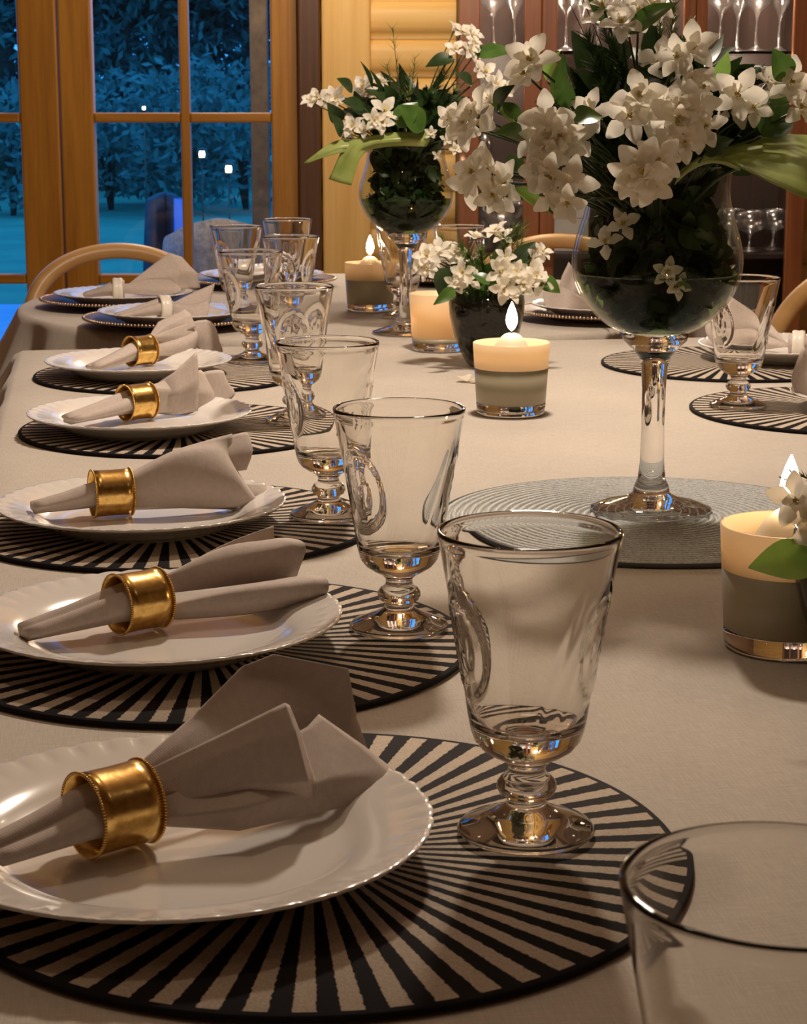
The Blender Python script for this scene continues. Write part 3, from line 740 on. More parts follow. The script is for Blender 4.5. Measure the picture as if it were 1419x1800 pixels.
for q, lb, r in zip(plates, plab, (0, .05, .02, .07, .03)): plate(q, lb, .0046, r)
P6, P7, P8 = (-.380, 3.235), (-.508, 3.55), (-.285, 3.95)
P9, P10 = (.342, 3.345), (.10, 4.03)
for q, lb in ((P6, 'bronze charger on the left side, just behind the striped mats'), (P7, 'bronze charger at the far left corner of the table'), (P8, 'bronze charger at the far table end behind the goblet cluster'), (P9, 'bronze charger on the right side behind the small bouquet'), (P10, 'bronze charger at the far table end behind the tall far vase')): charger(q, lb)
for q, lb in ((P6, 'white plate on the charger just behind the striped mats'), (P7, 'white plate on the charger at the far left corner'), (P8, 'white plate at the far end behind the goblet cluster'), (P9, 'white plate on the charger right of the small bouquet'), (P10, 'white plate at the far end behind the tall vase')):
    plate(q, lb, .0054)
plate((.545, 2.78), 'white plate on the right striped mat, behind the right goblet', .0046)
plate((.585, 2.30), 'white plate at the right frame edge beside the right goblet', .0046)

ring_z = .0335
def dirv(deg, up=0): a = math.radians(deg); return Vector((math.cos(a), math.sin(a), up)).normalized()
# place 1 (nearest)
c1 = on(200, 1420, ring_z); d1 = dirv(39, .0)
ring(c1, d1, 'brass napkin ring nearest the camera')
napkin('greige napkin fanned wide through the nearest brass ring', c1, d1, at(-15, 1500, .845), [
    [[(240, 1415, .90), (250, 1390, .905), (248, 1365, .905), (235, 1350, .905)], [(400, 1370, .94), (395, 1300, .95), (360, 1270, .955), (335, 1262, .955)], [(520, 1345, .97), (505, 1260, .975), (440, 1190, .985), (425, 1172, .985)], [(650, 1330, .995), (628, 1265, 1.0), (612, 1175, 1.0), (482, 1150, .99)]],
    [[(250, 1438, .885), (262, 1418, .886), (258, 1388, .888), (245, 1358, .893)], [(390, 1422, .900), (395, 1385, .895), (375, 1330, .90), (350, 1310, .905)], [(545, 1400, .915), (540, 1372, .905), (518, 1285, .915), (500, 1236, .925)], [(556, 1396, .926), (550, 1362, .922), (528, 1290, .925), (508, 1240, .93)]],
    [[(240, 1478, .873), (262, 1462, .872), (268, 1440, .875), (262, 1410, .88)], [(420, 1460, .885), (430, 1420, .885), (440, 1385, .90), (430, 1340, .92)], [(590, 1422, .925), (590, 1370, .93), (570, 1320, .945), (540, 1278, .955)], [(722, 1388, .955), (690, 1352, .962), (640, 1312, .965), (560, 1256, .97)]]], 0, sharp=(0, 1, 2))
# place 2
c2 = on(243, 1056, ring_z); d2 = dirv(38)
ring(c2, d2, 'brass napkin ring on the second plate from the front')
napkin('greige napkin in two rolls on the second plate from the front', c2, d2, at(42, 1112, 1.243), [
    [[(300, 1040, 1.31), (290, 1018, 1.315), (272, 1012, 1.32), (268, 1035, 1.325)], [(415, 1028, 1.335), (410, 985, 1.33), (385, 965, 1.34), (380, 995, 1.355)], [(522, 1012, 1.36), (536, 956, 1.36), (482, 948, 1.37), (470, 975, 1.39)]],
    [[(270, 1030, 1.33), (282, 1005, 1.33)], [(390, 985, 1.365), (388, 960, 1.365)], [(482, 962, 1.39), (481, 924, 1.39)]],
    [[(296, 1098, 1.285), (305, 1082, 1.28), (303, 1062, 1.282), (290, 1058, 1.30)], [(430, 1080, 1.30), (440, 1055, 1.295), (432, 1033, 1.30), (410, 1036, 1.32)], [(556, 1058, 1.33), (576, 1040, 1.325), (572, 1016, 1.33), (530, 1016, 1.35)]]], 1.2, closed=(0, 2))
# place 3
c3 = on(196, 866, ring_z); d3 = dirv(20)
ring(c3, d3, 'brass napkin ring on the third plate from the front')
napkin('greige napkin in one flared cone on the third plate from the front', c3, d3, at(60, 892, 1.63), [
    [[(228, 898, 1.655), (240, 870, 1.650), (236, 838, 1.655), (222, 828, 1.67)], [(320, 893, 1.66), (335, 850, 1.655), (320, 800, 1.665), (300, 795, 1.68)], [(400, 892, 1.67), (410, 845, 1.67), (385, 795, 1.68), (362, 775, 1.69)], [(462, 890, 1.69), (440, 862, 1.69), (412, 815, 1.70), (408, 762, 1.705)]],
    [[(400, 835, 1.685), (396, 800, 1.69), (385, 772, 1.70)], [(418, 828, 1.695), (425, 795, 1.70), (412, 764, 1.71)], [(424, 824, 1.715), (440, 795, 1.72), (440, 768, 1.725)]],
    [[(410, 892, 1.675), (405, 862, 1.68), (395, 835, 1.685)], [(440, 896, 1.69), (450, 872, 1.695), (430, 850, 1.70)], [(482, 888, 1.72), (490, 872, 1.725), (470, 852, 1.72)]]], 2.1)
# place 4
c4 = on(241, 706, ring_z); d4 = dirv(40)
ring(c4, d4, 'brass napkin ring on the fourth plate from the front')
napkin('greige napkin with a folded flat fan on the fourth plate', c4, d4, at(122, 737, 2.10), [
    [[(262, 730, 2.20), (268, 710, 2.20), (262, 688, 2.205)], [(305, 730, 2.205), (312, 690, 2.20), (305, 655, 2.21)], [(348, 722, 2.22), (350, 670, 2.22), (346, 617, 2.23)]],
    [[(346, 722, 2.222), (350, 668, 2.222), (346, 616, 2.232)], [(360, 716, 2.235), (364, 690, 2.235), (352, 650, 2.24)], [(378, 710, 2.25), (376, 690, 2.25), (358, 655, 2.25)]],
    [[(330, 718, 2.24), (340, 690, 2.245), (348, 640, 2.25)], [(375, 712, 2.25), (385, 690, 2.26), (380, 650, 2.265)], [(402, 706, 2.265), (413, 690, 2.27), (395, 668, 2.275)]]], .6, sharp=(0, 1))
# place 5
c5 = on(247, 616, ring_z); d5 = dirv(42)
ring(c5, d5, 'brass napkin ring on the fifth plate from the front')
napkin('greige napkin with a looped end on the fifth plate', c5, d5, at(165, 645, 2.55), [
    [[(272, 610, 2.69), (268, 595, 2.69), (258, 590, 2.70)], [(300, 592, 2.70), (290, 572, 2.70), (278, 566, 2.71)], [(345, 575, 2.72), (335, 552, 2.72), (325, 544, 2.73)]],
    [[(325, 548, 2.725), (330, 565, 2.72), (335, 585, 2.72)], [(362, 562, 2.74), (352, 590, 2.73), (345, 610, 2.73)], [(388, 605, 2.76), (365, 622, 2.745), (345, 636, 2.73)], [(392, 622, 2.765), (370, 636, 2.745), (348, 642, 2.735)]],
    [[(268, 632, 2.69), (272, 615, 2.69), (268, 600, 2.695)], [(310, 625, 2.70), (318, 605, 2.70), (315, 585, 2.71)], [(345, 612, 2.72), (348, 590, 2.72), (342, 575, 2.73)]]], 2.8, sharp=(0,))
# far places, left
c6 = on(288, 540, ring_z + .002); d6 = dirv(24)
ring(c6, d6, 'pale double napkin ring on the charger just behind the striped mats', True)
napkin('greige napkin with a broad open end on the charger behind the striped mats', c6, d6, at(205, 556, 3.17), [
    [[(298, 552, 3.24), (306, 540, 3.235), (300, 526, 3.24)], [(335, 556, 3.245), (340, 538, 3.245), (338, 515, 3.26)], [(362, 560, 3.26), (370, 530, 3.27), (378, 498, 3.28)]],
    [[(300, 548, 3.22), (308, 540, 3.22), (305, 532, 3.225)], [(335, 565, 3.215), (345, 545, 3.22), (340, 535, 3.23)], [(355, 572, 3.22), (368, 545, 3.23), (366, 526, 3.24)]]], .3)
c7 = on(207, 508, ring_z + .002); d7 = dirv(8)
ring(c7, d7, 'pale double napkin ring at the far left corner of the table', True)
napkin('greige napkin with a tall pointed fold at the far left corner', c7, d7, at(150, 518, 3.52), [
    [[(218, 518, 3.55), (226, 506, 3.545), (222, 494, 3.55)], [(262, 514, 3.56), (268, 492, 3.56), (260, 472, 3.57)], [(300, 512, 3.58), (318, 480, 3.585), (297, 444, 3.59)], [(352, 506, 3.62), (345, 480, 3.62), (320, 452, 3.62)]],
    [[(220, 518, 3.535), (228, 508, 3.53), (226, 498, 3.535)], [(270, 520, 3.54), (275, 505, 3.54), (262, 490, 3.55)], [(312, 516, 3.55), (318, 508, 3.555), (300, 490, 3.57)]]], 1.0, sharp=(0,))
# far places, right side: the fan ends point to the left
c8 = on(1404, 606, ring_z); d8 = dirv(168)
ring(c8, d8, 'pale double napkin ring at the right edge behind the right goblet', True)
napkin('greige napkin fanned to the left behind the right goblet', c8, d8, at(1470, 622, 2.76), [
    [[(1392, 620, 2.78), (1386, 605, 2.775), (1392, 590, 2.78)], [(1345, 614, 2.775), (1335, 580, 2.775), (1345, 560, 2.79)], [(1262, 616, 2.76), (1240, 575, 2.77), (1275, 522, 2.79)]],
    [[(1392, 622, 2.765), (1388, 612, 2.76), (1390, 600, 2.765)], [(1330, 616, 2.75), (1322, 600, 2.75), (1330, 585, 2.76)], [(1275, 618, 2.74), (1258, 604, 2.745), (1262, 588, 2.755)]]], .7)
c9 = on(1082, 548, ring_z + .002); d9 = dirv(160)
ring(c9, d9, 'pale double napkin ring hidden behind the large vase', True)
napkin('greige napkin with a tall pleated fan between the two vases', c9, d9, at(1140, 556, 3.33), [
    [[(1070, 556, 3.36), (1065, 545, 3.355), (1070, 535, 3.36)], [(1035, 552, 3.37), (1020, 520, 3.37), (1025, 495, 3.38)], [(1000, 548, 3.38), (985, 500, 3.385), (1000, 460, 3.39)]],
    [[(1068, 558, 3.34), (1062, 548, 3.335), (1066, 540, 3.34)], [(1020, 552, 3.33), (1012, 540, 3.33), (1010, 515, 3.34)], [(962, 546, 3.33), (955, 520, 3.34), (962, 488, 3.35)]]], .2)
c10 = on(1500, 690, ring_z); d10 = dirv(170)
ring(c10, d10, 'brass napkin ring just beyond the right frame edge')
napkin('pale napkin tip entering the right edge beside the right goblet', c10, d10, at(1600, 705, 2.31), [
    [[(1488, 704, 2.31), (1480, 690, 2.305), (1486, 672, 2.31)], [(1440, 700, 2.30), (1430, 672, 2.30), (1440, 645, 2.31)], [(1398, 690, 2.29), (1392, 662, 2.295), (1412, 608, 2.31)]]], .9)

# ------------------------------------------------------------------ goblets
goblet((.0614, .9267), 'clear footed goblet on the nearest striped placemat', 0, .0045)
goblet((-.003, 1.315), 'clear footed goblet on the second striped placemat, rim before the candle', .35, .0045)
goblet((-.066, 1.69), 'clear footed goblet with oval medallion on the third striped placemat', 0, .0045)
for (px, py), lb, rz, z in (((517, 511), 'clear goblet on the fourth striped placemat from the front', 1.2, .0045), ((441, 448), 'clear goblet standing on the fifth striped placemat from the front', .2, .0045)):
    p = on(px, py, .155); goblet(p, lb, rz, z)
for (px, py), lb, rz in (((415, 398), 'clear goblet of the far cluster standing farthest left', .5), ((511, 416), 'clear goblet of the far cluster at its right, before the dark jamb', .9), ((505, 386), 'clear goblet standing farthest back in the left cluster', 1.4), ((707, 399), 'clear goblet just behind the stem of the far vase', .1), ((808, 398), 'clear goblet behind the small bouquet, before the cabinet', .8)):
    goblet(on(px, py, .155), lb, rz, 0)
goblet((.4013, 2.3264), 'clear goblet on the right placemat beside the large vase', .25, .0045)
goblet((.104, .5006), 'clear glass cropped by the bottom right corner', .4, 0)

# ------------------------------------------------------------------ candles
def flame_mesh():
    return lathe([(.0004, 0), (.0030, .003), (.0048, .008), (.0055, .013), (.0048, .020), (.0032, .027), (.0016, .032), (.0003, .036)], 20)
FL = flame_mesh()
def candle(p, label, pool=.055, flame=True, fz=0.0, watts=.35):
    H = .0845; rb, rt = .0405, .0457
    t = empty('candle_glass', (p[0], p[1], TZ + .0006), label=label, cat='candle', group='candles in tumbler glasses')
    rr = lambda z: rb + (rt - rb) * z / H
    link('glass_base', lathe([(.0005, 0), (rb - .002, 0), (rb, .002), (rr(.0128), .0128), (rr(.0128) - .003, .0133), (.0005, .0125)], 64), M['glass'], t)
    g = .0135
    ri = lambda z: rr(z) - .0022
    link('wax_body', lathe([(.0005, g), (rr(g) - .001, g), (rr(g), g + .001), (rr(pool), pool), (rr(pool) - .004, pool + .0004), (.0005, pool + .0006)], 64), M['wax_body'], t)
    link('wax_rim', lathe([(rr(pool), pool + .0002), (rr(H), H), (rr(H) - .0010, H + .0006), (rr(H) - .0022, H), (ri(pool), pool + .0008)], 64, closed=True), M['wax_shell'], t)
    top = H + .011 + fz; rm = ri(pool) * .96
    link('melted_wax', lathe([(rm * (1 - k / 14), pool + .001 + (top - pool - .001) * (.5 - .5 * math.cos(PI * min(1, k / 12.5))) ** .9) for k in range(0, 14)] + [(.0005, top)], 48), M['wax_top'], t)
    wz = top
    link('wick', tube([(0, 0, wz - .002), (.0005, 0, wz + .006)], .0008, 6), M['wick'], t)
    f = link('flame', FL, M['flame'], t); f.location = (0, 0, wz + .003); f.scale = (1.25, 1.25, .95)
    return t
candle(on(651, 546), 'lit candle farthest back, left of the tall vase stem')
candle(on(773, 616), 'glowing candle behind the small bouquet, its flame sunk inside', .020, True, -.065)
candle(on(898, 727), 'lit candle in the middle, right in front of the small bouquet')
candle(on(1378, 1137), 'lit candle at the right edge, half behind a green leaf')

# ------------------------------------------------------------------ woven mat, vases, pot
def coil_mat():
    prof = [(.0005, .0005), (.181, .0005), (.1835, .002)]
    r = .1835; n = 25; pr = []
    for k in range(n * 6, -1, -1): a = k / 6; pr.append((.002 + .1815 * a / n, .0012 + .0036 * abs(math.sin(PI * a)) ** .5))
    t = empty('woven_mat', (.217, 1.697, TZ + .0005), label='round silver-grey coiled mat under the large vase', cat='mat')
    link('coils', lathe(prof[:1] + [(.181, .0005)] + pr, 160), M['coil'], t)
    link('edge_braid', tube([(.1845 * math.cos(a), .1845 * math.sin(a), .0022) for a in [2 * PI * k / 120 for k in range(121)]], .0020, 8), M['coil_edge'], t)
coil_mat()
VP = [(.0005, 0), (.052, 0), (.0545, .0015), (.0535, .0035), (.038, .0085), (.022, .0125), (.0165, .0165), (.0155, .023), (.0125, .029), (.0108, .045), (.0102, .075), (.0105, .110), (.0118, .130), (.0145, .139), (.021, .146), (.028, .153), (.0300, .160)]
VB = [(.0300, .160), (.042, .166), (.054, .176), (.065, .190), (.0720, .205), (.0745, .219), (.0735, .233), (.0690, .250), (.0640, .266), (.0612, .282), (.0615, .294), (.0640, .304)]
def vase(p, label, z, wl):
    t = empty('stemmed_vase', (p[0], p[1], TZ + z), label=label, cat='vase', group='large stemmed glass vases')
    link('stem_foot', lathe(VP + [(.026, .1585), (.012, .156), (.0005, .155)], 64), M['glass'], t)
    sp = spl([(r, 0, q) for r, q in VB], 4); pr = [(v_.x, v_.z) for v_ in sp]
    link('bowl', lathe(pr + [(pr[-1][0] - .0012, pr[-1][1] + .0008)] + [(r - .0022, q) for r, q in reversed(pr)], 80, closed=False, cap=False), M['vase_glass'], t)
    wp = [(r - .0026, q) for r, q in pr if q < wl]
    link('water', lathe([(.0005, wp[0][1] + .001)] + [(r, q + .001) for r, q in wp] + [(wp[-1][0], wl), (.0005, wl)], 64), M['water'], t)
    return t
V1, V2, P0 = Vector((.222, 1.72, TZ)), Vector((.004, 3.13, TZ)), Vector((.1165, 2.74, TZ))
vase(V1, 'large stemmed vase on the silver coiled mat', .0052, .2125); vase(V2, 'stemmed vase farther back, before the log wall', .0006, .2125)
def pot(p, label):
    t = empty('glass_pot', (p[0], p[1], TZ + .0006), label=label, cat='vase', group='small round flower glasses')
    pr = [(.0005, 0), (.024, 0), (.028, .004), (.037, .020), (.046, .044), (.052, .070), (.0535, .088), (.052, .098), (.0505, .0985), (.0508, .088), (.0492, .070), (.0432, .044), (.034, .021), (.024, .008), (.0005, .006)]
    link('bowl', lathe(pr, 64), M['pot_glass'], t)
    return t
pot(P0, 'small round dark glass holding the low bouquet'); P3 = on(1530, 1190); pot(P3, 'small round flower glass just past the right edge by the candle')

# ================================================================== FLOWERS
def petal_vf(Lp, Wp, tilt, az, cup, V, Fc, rnd, off=.002):
    nu, nv = 6, 4; b = len(V); tw = rnd.uniform(-.25, .25); lift = rnd.uniform(.8, 1.2)
    for i in range(nu + 1):
        u = i / nu; wd = Wp * (math.sin(PI * min(.97, .10 + .80 * u ** .9)) ** .75) * (.55 + .45 * u if u < .5 else 1)
        for j in range(nv + 1):
            v = (j / nv - .5) * 2
            x = off + Lp * u * (1 - .10 * v * v * u); y = v * wd
            z = cup * lift * (u ** 1.6) * Lp - .35 * Lp * max(0, u - .6) ** 2 * 3 + abs(v) ** 2 * wd * .28 + tw * v * wd * u
            p_ = Vector((x, y, z)); p_ = Matrix.Rotation(-tilt, 3, 'Y') @ p_; V.append(Matrix.Rotation(az, 3, 'Z') @ p_)
    for i in range(nu):
        for j in range(nv): a = b + i * (nv + 1) + j; Fc.append((a, a + 1, a + nv + 2, a + nv + 1))
BL, ST = [], []
for k in range(7):
    rnd = random.Random(k + 3); V, Fc = [], []; n = rnd.choice((4, 5, 5)); a0 = rnd.random()
    for i in range(n): petal_vf(.0230, .0076, math.radians(rnd.uniform(4, 30)), a0 + 2 * PI * i / n + rnd.uniform(-.12, .12), .10, V, Fc, rnd)
    for i in range(n if k % 3 else 3): petal_vf(.0150, .0050, math.radians(rnd.uniform(35, 58)), a0 + PI / n + 2 * PI * i / n + rnd.uniform(-.2, .2), .10, V, Fc, rnd)
    me = mesh('blossom', V, Fc); me.materials.append(M['petal']); me.polygons.foreach_set('use_smooth', [True] * len(me.polygons)); BL.append(me)
    V, Fc = [], []
    for i in range(14):
        a, q = rnd.uniform(0, 2 * PI), rnd.uniform(0, .5); h = rnd.uniform(.005, .009)
        tip = Vector((math.sin(q) * math.cos(a), math.sin(q) * math.sin(a), math.cos(q))) * h; tube_vf([(0, 0, .001), tip * .8, tip], [.0003, .0003, .0009], 5, V, Fc)
    me = mesh('stamens', V, Fc); me.materials.append(M['stamen']); ST.append(me)
def leaf_vf(a, b, wd, nrm, droop=.1, V=None, Fc=None, fold=.25, nu=10, nv=6, rip=0):
    V = [] if V is None else V; Fc = [] if Fc is None else Fc
    a, b = Vector(a), Vector(b); d = b - a; Ln = d.length; d = d / Ln; s = d.cross(Vector(nrm)).normalized(); n_ = s.cross(d); base = len(V)
    for i in range(nu + 1):
        u = i / nu; w = wd * (math.sin(PI * (u ** .82)) ** .85 if 0 < u < 1 else 0) * (1 - .25 * u) + (.0006 if u in (0, 1) else 0)
        for j in range(nv + 1):
            v = (j / nv - .5) * 2
            p_ = a + d * (Ln * u) + s * (v * w) + n_ * (fold * abs(v) ** 1.3 * w - .0 + Ln * droop * math.sin(PI * u) + rip * w * .06 * math.cos(v * 9))
            V.append(p_)
    for i in range(nu):
        for j in range(nv): q = base + i * (nv + 1) + j; Fc.append((q, q + 1, q + nv + 2, q + nv + 1))
    return V, Fc
CAMP = Vector((0, 0, TZ + .3637))
def sprig(base, label, blooms=(), leaves=(), name='mock_orange_sprig', cen=None, group='white flowering sprigs', lm='leaf', seed=0):
    """base: point in the vase; blooms (px,py,Y,scale); leaves (px0,py0,px1,py1,Y,width,material)"""
    rnd = random.Random(hash(label) % 1000 if False else len(label) * 13 + seed + int(base[0] * 1000)); base = Vector(base); cen = Vector(cen) if cen else base
    t = empty(name, base, label=label, cat='flower' if blooms else 'foliage', group=group)
    more = []
    for q in blooms:
        k = 1.72 / q[2]
        if q[3] >= .9:
            for _ in range(1 if rnd.random() < .6 else 0):
                a = rnd.uniform(0, 2 * PI); more.append((q[0] + 27 * k * math.cos(a), q[1] + 24 * k * math.sin(a), q[2] + rnd.uniform(-.015, .03), q[3] * rnd.uniform(.70, .85)))
    blooms = [(*q[:3], q[3] * .90) for q in blooms] + more
    pts = [at(*q[:3]) for q in blooms]
    for p_, q in zip(pts, blooms):
        tocam = (CAMP - p_).normalized(); out = (p_ - cen).normalized(); nz = (out * .9 + tocam * .6 + Vector((rnd.uniform(-.6, .6), rnd.uniform(-.2, .2), rnd.uniform(-.3, .6)))).normalized()
        o = link('blossom', BL[rnd.randrange(7)], None, t); o.location = p_ - base; o.rotation_mode = 'QUATERNION'
        o.rotation_quaternion = nz.to_track_quat('Z', 'Y') @ Matrix.Rotation(rnd.uniform(0, 6), 3, 'Z').to_quaternion(); s = q[3] * rnd.uniform(.88, 1.04); o.scale = (s, s, s)
        st = link('stamens', ST[rnd.randrange(7)], None, o)
    V, Fc = [], []
    ends = pts + [at(l[0], l[1], l[4]) for l in leaves]
    for p_ in ends:
        m_ = (base + p_) / 2 + Vector((0, 0, .02)) + Vector((rnd.uniform(-.01, .01), rnd.uniform(-.01, .01), 0)); tube_vf(spl([base, m_, p_ - (p_ - m_) * .03], 4), .0011, 6, V, Fc)
    link('stem', mesh('stem', [v - base for v in V], Fc), M['stem'], t)
    for l in leaves:
        a, b = at(l[0], l[1], l[4]), at(l[2], l[3], l[4] + (l[7] if len(l) > 7 else rnd.uniform(-.03, .01)))
        nrm = ((CAMP - a).normalized() * .8 + Vector((rnd.uniform(-.4, .4), 0, rnd.uniform(.3, .8)))).normalized()
        V, Fc = leaf_vf(a, b, l[5], nrm, rnd.uniform(.04, .12)); link('leaf', mesh('leaf', [v - base for v in V], Fc), M[l[6]], t)
    return t
def needles(base, tips, label, mt='juniper', dens=90, nl=.012, group='needle sprigs in the bouquets', name='juniper_sprig'):
    base = Vector(base); rnd = random.Random(len(label)); t = empty(name, base, label=label, cat='foliage', group=group); V, Fc = [], []; SV, SF = [], []
    for q in tips:
        tip = at(*q); m_ = (base + tip) / 2 + Vector((0, 0, .02)); path = spl([base, m_, tip], 10); tube_vf(path, [.0012 * (1 - .7 * i / (len(path) - 1)) for i in range(len(path))], 5, SV, SF)
        for k in range(dens):
            u = rnd.uniform(.45, 1.0); f_ = u * (len(path) - 1); i = min(int(f_), len(path) - 2); p_ = path[i].lerp(path[i + 1], f_ - i); d = (path[i + 1] - path[i]).normalized()
            side = Vector((rnd.gauss(0, 1), rnd.gauss(0, 1), rnd.gauss(0, 1))); side = (side - d * side.dot(d)).normalized(); dr = (d * .9 + side * .8).normalized(); ln = nl * rnd.uniform(.6, 1.2) * (1.15 - .5 * (u - .45))
            br = p_ + dr * ln; w = dr.cross(side).normalized() * .0007; w2 = w.cross(dr).normalized() * .0007; b = len(V); V.extend([p_ - w, p_ + w, p_ + w2, br]); Fc.extend([(b, b + 1, b + 3), (b + 1, b + 2, b + 3), (b + 2, b, b + 3)])
    link('stem', mesh('stem', [v - base for v in SV], SF), M['twig'], t); link('needles', mesh('needles', [v - base for v in V], Fc), M[mt], t, False); return t
def greenery(c, rx, rz, n, label, wd=.014, ln=.05, mt='leaf_dark', seed=1, inside=None):
    rnd = random.Random(seed); V, Fc = [], []; k = 0
    while k < n:
        p_ = Vector((rnd.uniform(-1, 1), rnd.uniform(-1, 1), rnd.uniform(-1, 1)))
        if p_.length > 1 and not inside: continue
        if inside:
            z_ = p_.z * rz; rm = inside(z_ + c.z) - .004
            if rm < .006: continue
            q_, a_ = rm * math.sqrt(abs(p_.x)), p_.y * PI; p_ = Vector((q_ * math.cos(a_) / rx, q_ * math.sin(a_) / rx, p_.z))
        p_ = Vector((p_.x * rx, p_.y * rx, p_.z * rz)); d = (Vector((p_.x, p_.y, 0)) / rx * .8 + Vector((rnd.gauss(0, .4), rnd.gauss(0, .4), rnd.uniform(-.2, .9)))).normalized() * ln * rnd.uniform(.6, 1.1)
        if inside:
            d = Vector((rnd.gauss(0, 1), rnd.gauss(0, 1), rnd.gauss(0, .9))).normalized() * ln * rnd.uniform(.45, .9)
            q = p_ + d
            if not all(math.hypot(w_.x, w_.y) < inside(w_.z + c.z) - wd * .45 for w_ in (p_, q)): continue
        leaf_vf(p_, p_ + d, wd * rnd.uniform(.6, 1.0), Vector((rnd.gauss(0, 1), rnd.gauss(0, 1), rnd.gauss(0, 1))), .08, V, Fc, nu=5, nv=2); k += 1
    o = link('leaf_filling', mesh('leaves', V, Fc), M[mt], label=label, cat='foliage', kind='stuff'); o.location = c; return o
def vase_inside(z0):
    def f_(z):
        h_ = z - z0
        if h_ > .300: return .09
        if h_ < .165: return 0
        for (r0, q0), (r1, q1) in zip(VB, VB[1:]):
            if q0 <= h_ <= q1: return r0 + (r1 - r0) * (h_ - q0) / (q1 - q0) - .004
        return 0
    return f_
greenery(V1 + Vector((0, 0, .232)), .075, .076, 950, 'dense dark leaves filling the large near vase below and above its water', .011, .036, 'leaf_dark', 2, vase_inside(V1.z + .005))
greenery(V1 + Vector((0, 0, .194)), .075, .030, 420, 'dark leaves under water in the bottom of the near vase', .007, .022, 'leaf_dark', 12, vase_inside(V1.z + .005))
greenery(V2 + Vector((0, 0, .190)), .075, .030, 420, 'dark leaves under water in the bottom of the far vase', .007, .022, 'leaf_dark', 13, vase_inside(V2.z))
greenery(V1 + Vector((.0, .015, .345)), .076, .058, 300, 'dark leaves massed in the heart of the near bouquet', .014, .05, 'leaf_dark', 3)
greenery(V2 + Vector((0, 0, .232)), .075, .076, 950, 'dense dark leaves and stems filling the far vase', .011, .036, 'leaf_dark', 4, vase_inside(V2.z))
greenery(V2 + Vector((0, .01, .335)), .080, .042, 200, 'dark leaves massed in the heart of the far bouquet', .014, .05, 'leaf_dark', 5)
def pot_inside(z0):
    return lambda z: (0 if z - z0 < .010 else min(.0490, .022 + (z - z0) * .44) - .001) if z - z0 < .098 else .08
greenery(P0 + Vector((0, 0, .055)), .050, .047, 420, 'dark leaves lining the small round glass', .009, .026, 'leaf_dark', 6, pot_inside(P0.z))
greenery(P0 + Vector((0, 0, .118)), .052, .022, 70, 'leaves massed in the heart of the low bouquet', .011, .04, 'leaf', 7)
greenery(P3 + Vector((0, 0, .055)), .055, .045, 90, 'dark leaves lining the flower glass past the right edge', .010, .035, 'leaf_dark', 8, pot_inside(P3.z))

